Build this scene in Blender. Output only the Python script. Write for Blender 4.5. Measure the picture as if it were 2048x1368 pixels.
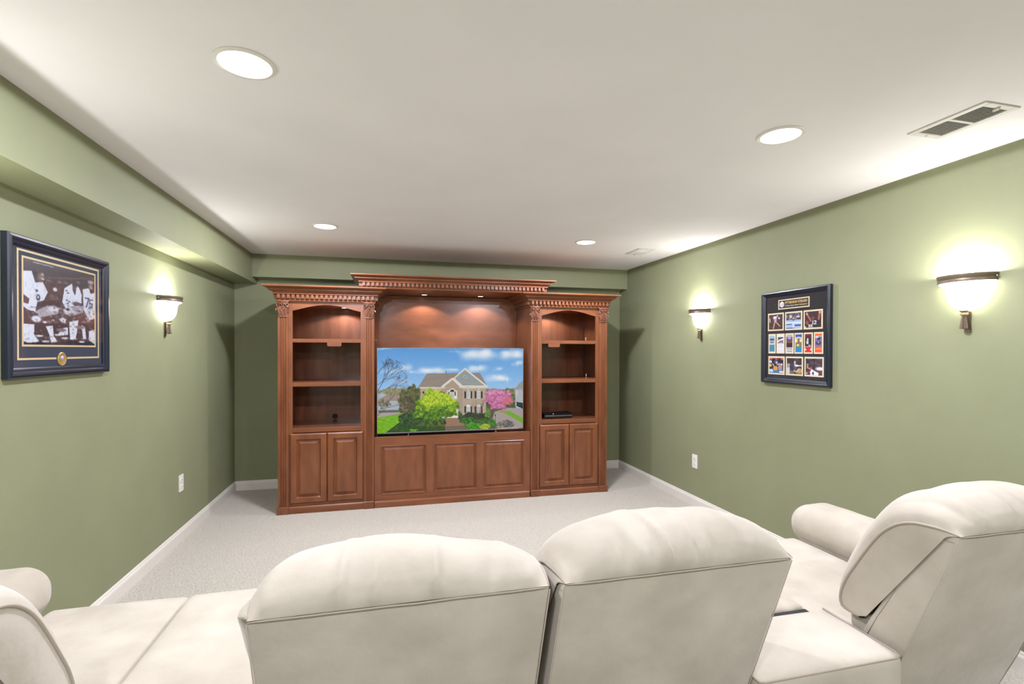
import bpy, bmesh, math, random
import numpy as np
from mathutils import Matrix, Vector, noise as mnoise

for o in list(bpy.data.objects):
    bpy.data.objects.remove(o)
S = bpy.context.scene
COL = S.collection
R = math.radians
PI = math.pi

# ---------------------------------------------------------------- camera
F_PX, YAW, PITCH, ROLL, SY, CAM_H = 998.37, 0.24426, -0.00722, 0.00189, 23.3, 1.46986
_c, _s = math.cos(YAW), math.sin(YAW)
fw = Vector((_s*math.cos(PITCH), _c*math.cos(PITCH), math.sin(PITCH)))
rr = Vector((_c, -_s, 0)); uu = rr.cross(fw)
r2 = rr*math.cos(ROLL)+uu*math.sin(ROLL)
u2 = -rr*math.sin(ROLL)+uu*math.cos(ROLL)
cam_d = bpy.data.cameras.new('camera')
cam = bpy.data.objects.new('camera', cam_d); COL.objects.link(cam)
M = Matrix.Identity(4)
for i in range(3):
    M[i][0] = r2[i]; M[i][1] = u2[i]; M[i][2] = -fw[i]
M.translation = Vector((0, 0, CAM_H))
cam.matrix_world = M
cam_d.sensor_width = 36; cam_d.sensor_fit = 'HORIZONTAL'
cam_d.lens = F_PX*36/2048
cam_d.shift_y = SY/2048
cam_d.clip_start = 0.05
S.camera = cam

# ---------------------------------------------------------------- world, exposure
w = bpy.data.worlds.new('world'); S.world = w; w.use_nodes = True
w.node_tree.nodes['Background'].inputs[0].default_value = (1, 0.97, 0.93, 1)
w.node_tree.nodes['Background'].inputs[1].default_value = 0.3
vs = S.view_settings
vs.view_transform = 'Standard'; vs.look = 'None'; vs.exposure = 0.40; vs.gamma = 1.0
vs.use_curve_mapping = False

# lamp powers
P_DOWN = 18.0       # each recessed ceiling light, frosted lens glow
P_WIDE = 24.0       # fill lamp added to each fixture for walls and soffits
REAR_GAIN = 1.2     # the pair behind the seating burns a little brighter
P_SCONCE = 8.5     # bulb in each sconce
E_SHADE = 14.0       # glow of the sconce glass
P_PUCK = 10.0        # each little cabinet light
C_DOWN = (0.98, 0.975, 1.10)
C_SCONCE = (1.0, 0.985, 1.0)
C_PUCK = (1.0, 0.93, 0.90)

# ---------------------------------------------------------------- room numbers
H = 2.44
XL, XR, YB, YR = -1.545, 2.815, 5.736, -1.7
YS, ZS = 5.533, 2.208          # soffit along the back wall
XS, ZL = -1.328, 2.157         # soffit along the left wall


def lin(c):
    c = np.asarray(c, float)/255.0
    return np.where(c <= 0.04045, c/12.92, ((c+0.055)/1.055)**2.4)


def L3(r, g, b):
    v = lin((r, g, b)); return (float(v[0]), float(v[1]), float(v[2]))


# ---------------------------------------------------------------- materials
def mat(name, col, rough=0.5, metal=0.0, spec=0.5, emis=None, estr=0.0):
    m = bpy.data.materials.new(name); m.use_nodes = True
    b = m.node_tree.nodes['Principled BSDF']
    b.inputs['Base Color'].default_value = (*col, 1)
    b.inputs['Roughness'].default_value = rough
    b.inputs['Metallic'].default_value = metal
    b.inputs['Specular IOR Level'].default_value = spec
    if emis:
        b.inputs['Emission Color'].default_value = (*emis, 1)
        b.inputs['Emission Strength'].default_value = estr
    return m


def N(m, t, **kw):
    n = m.node_tree.nodes.new(t)
    for k, v in kw.items():
        if k in n.inputs: n.inputs[k].default_value = v
        else: setattr(n, k, v)
    return n


def LK(m, a, b): m.node_tree.links.new(a, b)


def add_noise(m, c1, c2, scale=8, stretch=(1, 1, 1), detail=6, bump=0.0, bscale=None, bdist=0.01, lo=0.35, hi=0.65, rough=None):
    nt = m.node_tree; b = nt.nodes['Principled BSDF']
    tc = N(m, 'ShaderNodeTexCoord'); mp = N(m, 'ShaderNodeMapping')
    mp.inputs['Scale'].default_value = stretch
    LK(m, tc.outputs['Object'], mp.inputs['Vector'])
    ns = N(m, 'ShaderNodeTexNoise', Scale=scale, Detail=detail)
    LK(m, mp.outputs[0], ns.inputs['Vector'])
    cr = N(m, 'ShaderNodeValToRGB')
    cr.color_ramp.elements[0].position = lo; cr.color_ramp.elements[0].color = (*c1, 1)
    cr.color_ramp.elements[1].position = hi; cr.color_ramp.elements[1].color = (*c2, 1)
    LK(m, ns.outputs['Fac'], cr.inputs[0]); LK(m, cr.outputs[0], b.inputs['Base Color'])
    if bump:
        n2 = N(m, 'ShaderNodeTexNoise', Scale=bscale or scale*4, Detail=4.0)
        LK(m, tc.outputs['Object'], n2.inputs['Vector'])
        bp = N(m, 'ShaderNodeBump', Strength=bump, Distance=bdist)
        LK(m, n2.outputs['Fac'], bp.inputs['Height']); LK(m, bp.outputs[0], b.inputs['Normal'])
    return m


G = (0.245, 0.262, 0.152)
m_wall = add_noise(mat('green_paint', G, 0.62, spec=0.3), tuple(c*0.97 for c in G), tuple(c*1.03 for c in G),
                   scale=3, bump=0.12, bscale=140, bdist=0.002)
m_ceil = add_noise(mat('ceiling_paint', (0.7, 0.68, 0.66), 0.9, spec=0.1), (0.83, 0.815, 0.84), (0.86, 0.845, 0.87), scale=2,
                   bump=0.05, bscale=200, bdist=0.001)
m_trim = add_noise(mat('trim_paint', (0.72, 0.68, 0.62), 0.35, spec=0.5), (0.70, 0.665, 0.61), (0.74, 0.705, 0.65), scale=4)
m_white = mat('white_plastic', (0.78, 0.77, 0.72), 0.35)
m_ventw = mat('vent_white_enamel', (0.72, 0.70, 0.68), 0.45)
m_dark = mat('dark_void', (0.012, 0.011, 0.010), 0.8)
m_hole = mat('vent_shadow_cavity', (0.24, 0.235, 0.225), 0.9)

# carpet
m_carpet = mat('cream_carpet', (0.6, 0.55, 0.48), 0.95, spec=0.1)
add_noise(m_carpet, (0.475, 0.435, 0.365), (0.60, 0.56, 0.485), scale=70, detail=7, bump=1.0, bscale=75, bdist=0.02, lo=0.3, hi=0.7)
_b = m_carpet.node_tree.nodes['Principled BSDF']
_b.inputs['Sheen Weight'].default_value = 0.25

# cherry wood
def wood(name, c1, c2, stretch, rough=0.34, coat=0.25):
    m = mat(name, c1, rough, spec=0.45)
    add_noise(m, c1, c2, scale=5, stretch=stretch, detail=9, bump=0.04, bscale=60, bdist=0.001, lo=0.3, hi=0.72)
    m.node_tree.nodes['Principled BSDF'].inputs['Coat Weight'].default_value = coat
    m.node_tree.nodes['Principled BSDF'].inputs['Coat Roughness'].default_value = 0.22
    return m


W1, W2 = (0.145, 0.046, 0.0165), (0.235, 0.079, 0.030)
m_wv = wood('cherry_wood_upright_grain', W1, W2, (3.2, 3.2, 0.7))
m_wh = wood('cherry_wood_level_grain', W1, W2, (0.7, 3.2, 3.2))
m_wc = wood('cherry_wood_carved', (0.12, 0.042, 0.022), (0.25, 0.105, 0.06), (3, 3, 3), 0.42, 0.05)
m_wp = wood('cherry_veneer_panel', (0.225, 0.074, 0.032), (0.29, 0.100, 0.045), (1.0, 4, 3.0), 0.26, 0.3)
m_wi = wood('cherry_interior', (0.13, 0.045, 0.021), (0.21, 0.075, 0.037), (4, 4, 0.6), 0.22, 0.3)

# suede upholstery
m_suede = mat('cream_microsuede', (0.6, 0.54, 0.46), 0.85, spec=0.2)
add_noise(m_suede, (0.405, 0.365, 0.30), (0.515, 0.475, 0.40), scale=6, detail=8, bump=0.25, bscale=9, bdist=0.02, lo=0.3, hi=0.7)
m_suede.node_tree.nodes['Principled BSDF'].inputs['Sheen Weight'].default_value = 0.35
m_suede.node_tree.nodes['Principled BSDF'].inputs['Sheen Roughness'].default_value = 0.4
m_pipe = mat('cream_piping', (0.38, 0.335, 0.275), 0.8, spec=0.2)
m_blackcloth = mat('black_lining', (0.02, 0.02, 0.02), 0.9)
m_foot = mat('black_plastic_foot', (0.03, 0.03, 0.03), 0.5)

m_frame = mat('black_frame_lacquer', (0.010, 0.015, 0.028), 0.28, spec=0.6)
m_matbd = mat('navy_mat_board', (0.026, 0.036, 0.060), 0.8)
m_gold = mat('gold_mat_bevel', (0.60, 0.46, 0.25), 0.5)
m_cream = mat('cream_mat', (0.68, 0.60, 0.42), 0.7)
m_medal = mat('gold_medallion', (0.62, 0.42, 0.16), 0.35, metal=0.6)
m_silver = mat('silver_metal', (0.62, 0.62, 0.63), 0.25, metal=0.9)
m_bronze = mat('aged_bronze', (0.16, 0.125, 0.085), 0.42, metal=0.5)
m_brass = mat('pale_brass_collar', (0.55, 0.42, 0.24), 0.35, metal=0.4)
m_tvb = mat('gloss_black_bezel', (0.006, 0.006, 0.008), 0.2)
m_tvs = mat('silver_bezel', (0.55, 0.56, 0.58), 0.25, metal=0.8)
m_lens = mat('frosted_lens', (0.9, 0.9, 0.88), 0.5, emis=(1, 0.97, 0.92), estr=4.0)
m_puck = mat('cabinet_light_lens', (0.9, 0.9, 0.9), 0.5, emis=(0.95, 0.97, 1.0), estr=6.0)
m_shade = mat('alabaster_glass', (0.85, 0.80, 0.68), 0.4, emis=(1.0, 0.95, 0.84), estr=E_SHADE)
m_bulb = mat('frosted_bulb', (0.9, 0.9, 0.9), 0.5, emis=(1.0, 0.93, 0.8), estr=12.0)

m_glass = bpy.data.materials.new('picture_glass'); m_glass.use_nodes = True
_nt = m_glass.node_tree; _nt.nodes.clear()
_o = _nt.nodes.new('ShaderNodeOutputMaterial'); _t = _nt.nodes.new('ShaderNodeBsdfTransparent')
_g = _nt.nodes.new('ShaderNodeBsdfGlossy'); _g.inputs['Roughness'].default_value = 0.03
_mx = _nt.nodes.new('ShaderNodeMixShader'); _fr = _nt.nodes.new('ShaderNodeMath'); _lw = _nt.nodes.new('ShaderNodeLayerWeight'); _lw.inputs[0].default_value = 0.5
_pw = _nt.nodes.new('ShaderNodeMath'); _pw.operation = 'POWER'; _pw.inputs[1].default_value = 4.0
_fr.operation = 'MULTIPLY_ADD'; _fr.inputs[1].default_value = 0.5; _fr.inputs[2].default_value = 0.012
_nt.links.new(_lw.outputs['Facing'], _pw.inputs[0]); _nt.links.new(_pw.outputs[0], _fr.inputs[0])
_nt.links.new(_fr.outputs[0], _mx.inputs[0]); _nt.links.new(_t.outputs[0], _mx.inputs[1])
_nt.links.new(_g.outputs[0], _mx.inputs[2]); _nt.links.new(_mx.outputs[0], _o.inputs[0])


def vcol_mat(name, emit=False, rough=0.5):
    m = mat(name, (0.5, 0.5, 0.5), rough)
    a = N(m, 'ShaderNodeVertexColor'); a.layer_name = 'Col'
    b = m.node_tree.nodes['Principled BSDF']
    if emit:
        b.inputs['Base Color'].default_value = (0.01, 0.01, 0.01, 1)
        LK(m, a.outputs[0], b.inputs['Emission Color']); b.inputs['Emission Strength'].default_value = 0.70
    else:
        LK(m, a.outputs[0], b.inputs['Base Color'])
    return m


m_screen = vcol_mat('lit_tv_picture', True, 0.16)
m_print = vcol_mat('photo_print', False, 0.45)


# ---------------------------------------------------------------- object helpers
def link(name, me, m=None, parent=None, smooth=False):
    o = bpy.data.objects.new(name, me); COL.objects.link(o)
    if m is not None: me.materials.append(m)
    if parent is not None: o.parent = parent
    if smooth:
        me.polygons.foreach_set('use_smooth', [True]*len(me.polygons))
    return o


def obj(name, bm, m, parent=None, smooth=False, recalc=True, sharp=None):
    if recalc: bmesh.ops.recalc_face_normals(bm, faces=bm.faces)
    me = bpy.data.meshes.new(name); bm.to_mesh(me); bm.free()
    o = link(name, me, m, parent, smooth)
    if smooth and sharp:
        try: me.set_sharp_from_angle(angle=R(sharp))
        except Exception: pass
    return o


def thing(name, label, cat, loc=(0, 0, 0), group=None):
    o = bpy.data.objects.new(name, None); COL.objects.link(o)
    o.location = loc; o.empty_display_size = 0.1
    tag(o, label, cat, group); return o


def tag(o, label, cat, group=None):
    o['label'] = label; o['category'] = cat
    if group: o['group'] = group


def struct(name, bm, m, **k):
    o = obj(name, bm, m, **k); o['kind'] = 'structure'; return o


def copy_tree(root, name=None):
    r = root.copy(); COL.objects.link(r)
    for ch in root.children:
        c = ch.copy(); COL.objects.link(c); c.parent = r
        for g in ch.children:
            d = g.copy(); COL.objects.link(d); d.parent = c
    return r


def box(bm, lo, hi, bev=0.0, seg=1, mx=None):
    lo = Vector(lo); hi = Vector(hi)
    t = bmesh.new(); bmesh.ops.create_cube(t, size=1)
    for v in t.verts:
        v.co = Vector(((lo[i]+hi[i])/2+v.co[i]*(hi[i]-lo[i])) for i in range(3))
    if bev: bmesh.ops.bevel(t, geom=list(t.edges), offset=bev, segments=seg, affect='EDGES', profile=0.5)
    merge(bm, t, mx); return bm


def merge(bm, t, mx=None):
    if mx is not None: bmesh.ops.transform(t, matrix=mx, verts=t.verts)
    vm = {v: bm.verts.new(v.co) for v in t.verts}
    for f in t.faces:
        try: bm.faces.new([vm[v] for v in f.verts])
        except ValueError: pass
    t.free()


def NB(): return bmesh.new()


def bx(*a, **k):
    bm = NB(); box(bm, *a, **k); return bm


def tube(bm, pts, r, n=8, close=False, caps=True):
    pts = [Vector(p) for p in pts]; rings = []
    K = len(pts); rad = r if hasattr(r, '__len__') else [r]*K
    prev = None
    for i, p in enumerate(pts):
        a = pts[(i-1) % K] if (i > 0 or close) else p
        b = pts[(i+1) % K] if (i < K-1 or close) else p
        d = (b-a)
        if d.length < 1e-9: d = Vector((0, 0, 1))
        d.normalize()
        if prev is None:
            up = Vector((0, 0, 1)) if abs(d.z) < 0.9 else Vector((1, 0, 0))
            x = d.cross(up).normalized()
        else:
            x = (prev-d*prev.dot(d))
            x = x.normalized() if x.length > 1e-6 else d.orthogonal().normalized()
        prev = x; y = d.cross(x)
        rings.append([bm.verts.new(p+(x*math.cos(2*PI*j/n)+y*math.sin(2*PI*j/n))*rad[i]) for j in range(n)])
    for i in range(K if close else K-1):
        A, B = rings[i], rings[(i+1) % K]
        for j in range(n):
            bm.faces.new((A[j], A[(j+1) % n], B[(j+1) % n], B[j]))
    if caps and not close:
        bm.faces.new(rings[0][::-1]); bm.faces.new(rings[-1])
    return bm


def lathe(bm, prof, n=32, c=(0, 0, 0), sx=1, sy=1, a0=0, a1=2*PI, cap=False):
    full = abs(a1-a0-2*PI) < 1e-6
    K = n if full else n+1
    rings = []
    for (r, z) in prof:
        rings.append([bm.verts.new((c[0]+sx*r*math.cos(a0+(a1-a0)*j/n), c[1]+sy*r*math.sin(a0+(a1-a0)*j/n), c[2]+z)) for j in range(K)])
    for A, B in zip(rings, rings[1:]):
        for j in range(n):
            j2 = (j+1) % K
            bm.faces.new((A[j], A[j2], B[j2], B[j]))
    if cap:
        for Q in (rings[0], rings[-1]):
            bm.faces.new(Q)
    return bm


def prism(bm, poly, ax, a, b):
    """poly: 2D points in the plane normal to axis ax, extruded from a to b"""
    def P(p, t):
        if ax == 0: return (t, p[0], p[1])
        if ax == 1: return (p[0], t, p[1])
        return (p[0], p[1], t)
    A = [bm.verts.new(P(p, a)) for p in poly]; B = [bm.verts.new(P(p, b)) for p in poly]
    bm.faces.new(A); bm.faces.new(B[::-1])
    n = len(poly)
    for i in range(n): bm.faces.new((A[i], B[i], B[(i+1) % n], A[(i+1) % n]))
    return bm


def rrect(x0, x1, y0, y1, r, n=5):
    pts = []
    for cx, cy, a in ((x1-r, y1-r, 0), (x0+r, y1-r, PI/2), (x0+r, y0+r, PI), (x1-r, y0+r, 1.5*PI)):
        for i in range(n+1):
            t = a+PI/2*i/n; pts.append((cx+r*math.cos(t), cy+r*math.sin(t)))
    return pts


# ---------------------------------------------------------------- room shell
T = 0.12
struct('floor', bx((XL-T, YR-T, -0.10), (XR+T, YB+T, 0)), m_carpet)
struct('ceiling', bx((XL-T, YR-T, H), (XR+T, YB+T, H+0.10)), m_ceil)
struct('wall_left', bx((XL-T, YR, 0), (XL, YB, H)), m_wall)
struct('wall_right', bx((XR, YR, 0), (XR+T, YB, H)), m_wall)
struct('wall_back', bx((XL-T, YB, 0), (XR+T, YB+T, H)), m_wall)
struct('wall_rear', bx((XL-T, YR-T, 0), (XR+T, YR, H)), m_wall)
struct('trim_1', bx((XL-0.001, YR-0.001, ZL), (XS, YB+0.001, H+0.001)), m_wall)           # boxed soffit along the left wall
struct('trim_2', bx((XS-0.01, YS, ZS), (XR+0.001, YB+0.001, H+0.001)), m_wall)       # boxed soffit along the back wall


def baseboard(name, p, q, nrm):
    """sweep the board profile from p to q; nrm points into the room"""
    prof = [(0, 0), (0.015, 0), (0.015, 0.070), (0.013, 0.077), (0.009, 0.083), (0.008, 0.090), (0.004, 0.097), (0, 0.097)]
    bm = NB(); p = Vector(p); q = Vector(q); n = Vector(nrm)
    A = [bm.verts.new(p+n*d+Vector((0, 0, z))) for d, z in prof]
    B = [bm.verts.new(q+n*d+Vector((0, 0, z))) for d, z in prof]
    K = len(prof)
    for i in range(K): bm.faces.new((A[i], A[(i+1) % K], B[(i+1) % K], B[i]))
    bm.faces.new(A); bm.faces.new(B)
    return struct(name, bm, m_trim)


baseboard('baseboard_left', (XL, YR, 0), (XL, YB, 0), (1, 0, 0))
baseboard('baseboard_right', (XR, YR, 0), (XR, YB, 0), (-1, 0, 0))
baseboard('baseboard_back', (XL, YB, 0), (XR, YB, 0), (0, -1, 0))
baseboard('baseboard_rear', (XL, YR, 0), (XR, YR, 0), (0, 1, 0))


# ---------------------------------------------------------------- recessed ceiling lights
def light_obj(name, kind, power, color, parent, loc, rot=(0, 0, 0), **kw):
    d = bpy.data.lights.new(name, kind); d.energy = power; d.color = color
    for k, v in kw.items(): setattr(d, k, v)
    o = bpy.data.objects.new(name, d); COL.objects.link(o); o.parent = parent; o.location = loc; o.rotation_euler = rot
    return o


def ceiling_light(label):
    t = thing('recessed_ceiling_light', label, 'ceiling light', (0, 0, H), 'recessed lights in the ceiling')
    bm = NB(); lathe(bm, [(0.098, 0), (0.098, -0.003), (0.094, -0.006), (0.084, -0.007), (0.081, -0.004), (0.081, 0.0)], 48)
    obj('trim_ring', bm, m_white, t, smooth=True, sharp=40)
    bm = NB(); lathe(bm, [(0.081, -0.003), (0.070, -0.007), (0.045, -0.010), (0.02, -0.0115), (0.0005, -0.012)], 48)
    obj('lens', bm, m_lens, t, smooth=True)
    light_obj('lamp', 'AREA', P_DOWN, C_DOWN, t, (0, 0, -0.014), shape='DISK', size=0.15, spread=R(170))
    light_obj('fill_lamp', 'SPOT', P_WIDE, C_DOWN, t, (0, 0, -0.028), spot_size=R(179), spot_blend=0.01, shadow_soft_size=0.015)  # added wide fill, lifts the dark soffits and upper walls
    return t


cl = ceiling_light('large-looking round recessed light in the ceiling at the near left')
spots = [((-0.469, 1.869), None),
         ((1.716, 1.895), 'round recessed ceiling light at the near right, beside the long air vent'),
         ((-0.476, 4.161), 'small-looking round recessed ceiling light above the left bookcase tower'),
         ((1.726, 4.191), 'small-looking round recessed ceiling light above the right tower, near the far vent'),
         ((-0.470, -0.43), 'recessed ceiling light behind the seating on the left side'),
         ((1.720, -0.43), 'recessed ceiling light behind the seating on the right side')]
for i, ((x, y), lab) in enumerate(spots):
    o = cl if i == 0 else copy_tree(cl)
    o.location = (x, y, H)
    if lab: o['label'] = lab
    if y < 0:
        for ch in o.children:
            if ch.type == 'LIGHT': ch.data = ch.data.copy(); ch.data.energy *= REAR_GAIN


# ---------------------------------------------------------------- ceiling vents
def vent(label, x0, x1, y0, y1, lever_far, one_way):
    cx, cy = (x0+x1)/2, (y0+y1)/2; w, l = x1-x0, y1-y0
    t = thing('ceiling_vent', label, 'air vent', (cx, cy, H), 'air vents in the ceiling')
    e = 0.028; zt, zb = 0.0, -0.006
    bm = NB()
    # frame: four bars + middle bar
    def bar(a, b, c, d, z=zb): box(bm, (a, b, z), (c, d, zt), 0.0015)
    bar(-w/2, -l/2, -w/2+e, l/2); bar(w/2-e, -l/2, w/2, l/2)
    bar(-w/2+e, -l/2, w/2-e, -l/2+e); bar(-w/2+e, l/2-e, w/2-e, l/2)
    obj('frame', bm, m_ventw, t)
    bm = NB(); box(bm, (-w/2+e, -0.006, zb+0.001), (w/2-e, 0.006, zt), 0.001); obj('divider', bm, m_ventw, t)
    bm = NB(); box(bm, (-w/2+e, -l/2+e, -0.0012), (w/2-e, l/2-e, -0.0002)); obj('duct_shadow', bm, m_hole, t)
    bm = NB()
    n = 13
    for half in (-1, 1):
        a = -l/2+e if half < 0 else 0.006; b = -0.006 if half < 0 else l/2-e
        for k in range(n):
            y = a+(b-a)*(k+0.5)/n
            th = R(40)*(1 if one_way else half)
            q = NB(); box(q, (-w/2+e, -0.0035, -0.0006), (w/2-e, 0.0035, 0.0006))
            merge(bm, q, Matrix.Translation((0, y, -0.0035)) @ Matrix.Rotation(th, 4, 'X'))
    s = obj('louvers', bm, m_ventw, t); s['kind'] = 'stuff'
    bm = NB(); yy = (l/2-e*0.9)*lever_far
    box(bm, (-0.004, yy-0.012, -0.016), (0.004, yy+0.012, -0.006), 0.002, 2); obj('damper_lever', bm, m_white, t)
    for sgn in (-1, 1):
        bm = NB(); lathe(bm, [(0.0005, -0.0085), (0.0035, -0.008), (0.0045, -0.006)], 12, (0, sgn*(l/2-e/2), 0))
        obj('screw', bm, m_silver, t)
    return t


vent('long white louvred air vent in the ceiling at the near right', 2.252, 2.440, 1.441, 1.745, -1, True)
vent('small white louvred air vent in the ceiling near the back wall', 2.318, 2.494, 4.322, 4.606, 1, False)


# ---------------------------------------------------------------- wall outlets
def outlet(label, x, y, z, sgn):
    t = thing('wall_outlet', label, 'outlet', (x, y, z), 'white outlets low on the side walls')
    bm = NB()
    t2 = NB(); prism(t2, rrect(-0.040, 0.040, -0.064, 0.064, 0.006, 3), 0, 0, 0.005)
    merge(bm, t2); obj('cover_plate', bm, m_white, t)
    for s in (-1, 1):
        bm = NB(); prism(bm, rrect(-0.017, 0.017, s*0.026-0.014, s*0.026+0.014, 0.009, 4), 0, 0.005, 0.0075)
        rc = obj('receptacle', bm, m_white, t)
        bm = NB()
        for dy in (-0.006, 0.006): box(bm, (0.0074, dy-0.0012, s*0.026-0.003), (0.0078, dy+0.0012, s*0.026+0.006))
        box(bm, (0.0074, -0.002, s*0.026-0.010), (0.0078, 0.002, s*0.026-0.006))
        obj('slots', bm, m_dark, rc)
    bm = NB(); lathe(bm, [(0.003, 0.0), (0.0028, 0.001), (0.0004, 0.0013)], 10)
    o = obj('screw', bm, m_silver, t); o.rotation_euler = (0, R(90), 0); o.location = (0.005, 0, 0)
    if sgn < 0: t.rotation_euler = (0, 0, PI)
    return t


outlet('white duplex outlet low on the left green wall', XL, 4.34, 0.441, 1)
outlet('white duplex outlet low on the right green wall', XR, 4.145, 0.424, -1)


# ---------------------------------------------------------------- sconces
def make_sconce(label):
    """built on a wall whose face is x=0, room towards +x"""
    t = thing('wall_sconce', label, 'wall lamp', (0, 0, 1.845), 'half-bowl wall sconces')
    A, B = 0.130, 0.110
    # rim band, half ellipse, moulded
    prof = [(0.93, -0.038), (0.965, -0.037), (0.975, -0.028), (0.955, -0.022), (0.975, -0.016), (1.0, -0.006), (0.995, 0.0), (0.955, 0.0), (0.93, -0.006), (0.925, -0.038)]
    bm = NB(); lathe(bm, [(r*1.0, z) for r, z in prof], 40, sx=B, sy=A, a0=-PI/2, a1=PI/2)
    obj('rim_band', bm, m_bronze, t, smooth=True, sharp=35)
    # glass bowl
    prof = [(0.945, -0.034), (0.90, -0.042), (0.76, -0.050), (0.70, -0.062), (0.675, -0.080), (0.65, -0.105), (0.60, -0.130), (0.50, -0.150), (0.36, -0.165), (0.20, -0.174), (0.08, -0.178)]
    bm = NB(); lathe(bm, prof, 40, sx=B, sy=A, a0=-PI/2, a1=PI/2)
    obj('glass_shade', bm, m_shade, t, smooth=True)
    # collar, stem and reeded finial
    bm = NB(); lathe(bm, [(0.0175, -0.176), (0.0175, -0.181), (0.010, -0.184), (0.001, -0.184)], 20, (0.028, 0, 0)); obj('collar', bm, m_bronze, t, smooth=True, sharp=40)
    bm = NB(); lathe(bm, [(0.010, -0.184), (0.0165, -0.188), (0.0165, -0.197), (0.009, -0.203), (0.001, -0.203)], 20, (0.028, 0, 0)); obj('brass_collar', bm, m_brass, t, smooth=True, sharp=40)
    bm = NB()
    K = 20; rings = []
    for z, r in ((-0.202, 0.007), (-0.212, 0.0085), (-0.222, 0.0105), (-0.240, 0.0125), (-0.258, 0.0150), (-0.266, 0.0155), (-0.268, 0.002)):
        rings.append([bm.verts.new((0.028+r*(1+0.16*((j % 2)*2-1))*math.cos(2*PI*j/K), r*(1+0.16*((j % 2)*2-1))*math.sin(2*PI*j/K), z)) for j in range(K)])
    for Q, Q2 in zip(rings, rings[1:]):
        for j in range(K): bm.faces.new((Q[j], Q[(j+1) % K], Q2[(j+1) % K], Q2[j]))
    obj('finial', bm, m_bronze, t)
    bm = NB(); prism(bm, rrect(-0.014, 0.014, -0.286, -0.176, 0.008, 4), 0, 0, 0.006); obj('back_plate', bm, m_bronze, t)
    bm = NB(); lathe(bm, [(0.001, -0.075), (0.014, -0.070), (0.020, -0.055), (0.018, -0.04), (0.010, -0.025), (0.001, -0.02)], 20, (0.05, 0, -0.01)); obj('bulb', bm, m_bulb, t, smooth=True)
    for s in (-1, 1):
        bm = NB(); lathe(bm, [(0.0005, 0.004), (0.004, 0.003), (0.005, 0)], 10)
        o = obj('thumb_screw', bm, m_silver, t); o.rotation_euler = (R(-90*s), 0, 0); o.location = (0.012, s*0.128, -0.019)
    light_obj('lamp', 'POINT', P_SCONCE, C_SCONCE, t, (0.055, 0, -0.012), shadow_soft_size=0.022)
    return t


sc = make_sconce('lit half-bowl glass sconce on the left wall, right of the framed team photo')
sc.location = (XL, 4.06, 1.847)
for (x, y, rz, lab) in ((XR, 4.053, PI, 'smaller-looking lit half-bowl sconce on the right wall, nearer the cabinets'),
                        (XR, 1.870, PI, 'large-looking lit half-bowl sconce on the right wall at the right edge'),
                        (XL, 1.870, 0, 'lit half-bowl sconce on the left wall before the framed team photo')):
    o = copy_tree(sc); o.location = (x, y, 1.847); o.rotation_euler = (0, 0, rz); o['label'] = lab


# ---------------------------------------------------------------- entertainment cabinets
YF = 4.815          # face-frame plane
YBK = 5.37          # inner back panel
YE = 5.45           # rear of carcass


def cornice(bm, x0, x1, yf, yb, prof):
    rings = []
    for d, z in prof:
        rings.append([bm.verts.new(p) for p in ((x0-d, yb, z), (x0-d, yf-d, z), (x1+d, yf-d, z), (x1+d, yb, z))])
    for A, B in zip(rings, rings[1:]):
        for j in range(3): bm.faces.new((A[j], A[j+1], B[j+1], B[j]))
    bm.faces.new(rings[-1]); bm.faces.new(rings[0][::-1])
    for j in (0, 3):
        pass
    return bm


def crown_profile(zb, zt, dm):
    base = [(0.0, 0.0), (0.10, 0.0), (0.12, 0.06), (0.10, 0.09), (0.13, 0.13), (0.16, 0.15), (0.06, 0.155), (0.06, 0.43), (0.30, 0.435), (0.34, 0.455), (0.34, 0.50), (0.27, 0.505), (0.30, 0.54),
            (0.36, 0.60), (0.46, 0.655), (0.55, 0.68), (0.55, 0.70), (0.64, 0.70), (0.655, 0.715), (0.655, 0.755), (0.60, 0.76), (0.63, 0.79), (0.70, 0.83), (0.80, 0.865), (0.83, 0.87), (0.83, 0.885), (0.95, 0.885), (0.99, 0.905), (1.0, 0.94), (1.0, 0.98), (0.97, 1.0)]
    return [(d*dm, zb+(zt-zb)*z) for d, z in base]


def dentils(bm, x0, x1, yf, yb, zb, zt, d0, d1, pitch=0.037, w=0.020):
    n = int((x1-x0+2*d0)/pitch)
    L = x1-x0+2*d0; p = L/n
    for k in range(n):
        cx = x0-d0+p*(k+0.5)
        box(bm, (cx-w/2, yf-d1, zb), (cx+w/2, yf-d0+0.001, zt), 0.0015)
    n = int((yb-yf+d0)/pitch); p = (yb-yf+d0)/n
    for k in range(n):
        cy = yf-d0+p*(k+0.5)
        box(bm, (x0-d1, cy-w/2, zb), (x0-d0+0.001, cy+w/2, zt), 0.0015)
        box(bm, (x1+d0-0.001, cy-w/2, zb), (x1+d1, cy+w/2, zt), 0.0015)


def raised(bm, x0, x1, z0, z1, steps, yb):
    """concentric rectangles: steps = [(inset, y)] then capped"""
    rings = []
    for ins, y in steps:
        rings.append([bm.verts.new(p) for p in ((x0+ins, y, z0+ins), (x1-ins, y, z0+ins), (x1-ins, y, z1-ins), (x0+ins, y, z1-ins))])
    for A, B in zip(rings, rings[1:]):
        for j in range(4): bm.faces.new((A[j], A[(j+1) % 4], B[(j+1) % 4], B[j]))
    bm.faces.new(rings[-1])
    bk = [bm.verts.new(p) for p in ((x0, yb, z0), (x1, yb, z0), (x1, yb, z1), (x0, yb, z1))]
    for j in range(4): bm.faces.new((rings[0][j], rings[0][(j+1) % 4], bk[(j+1) % 4], bk[j]))
    bm.faces.new(bk)
    return bm


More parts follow.
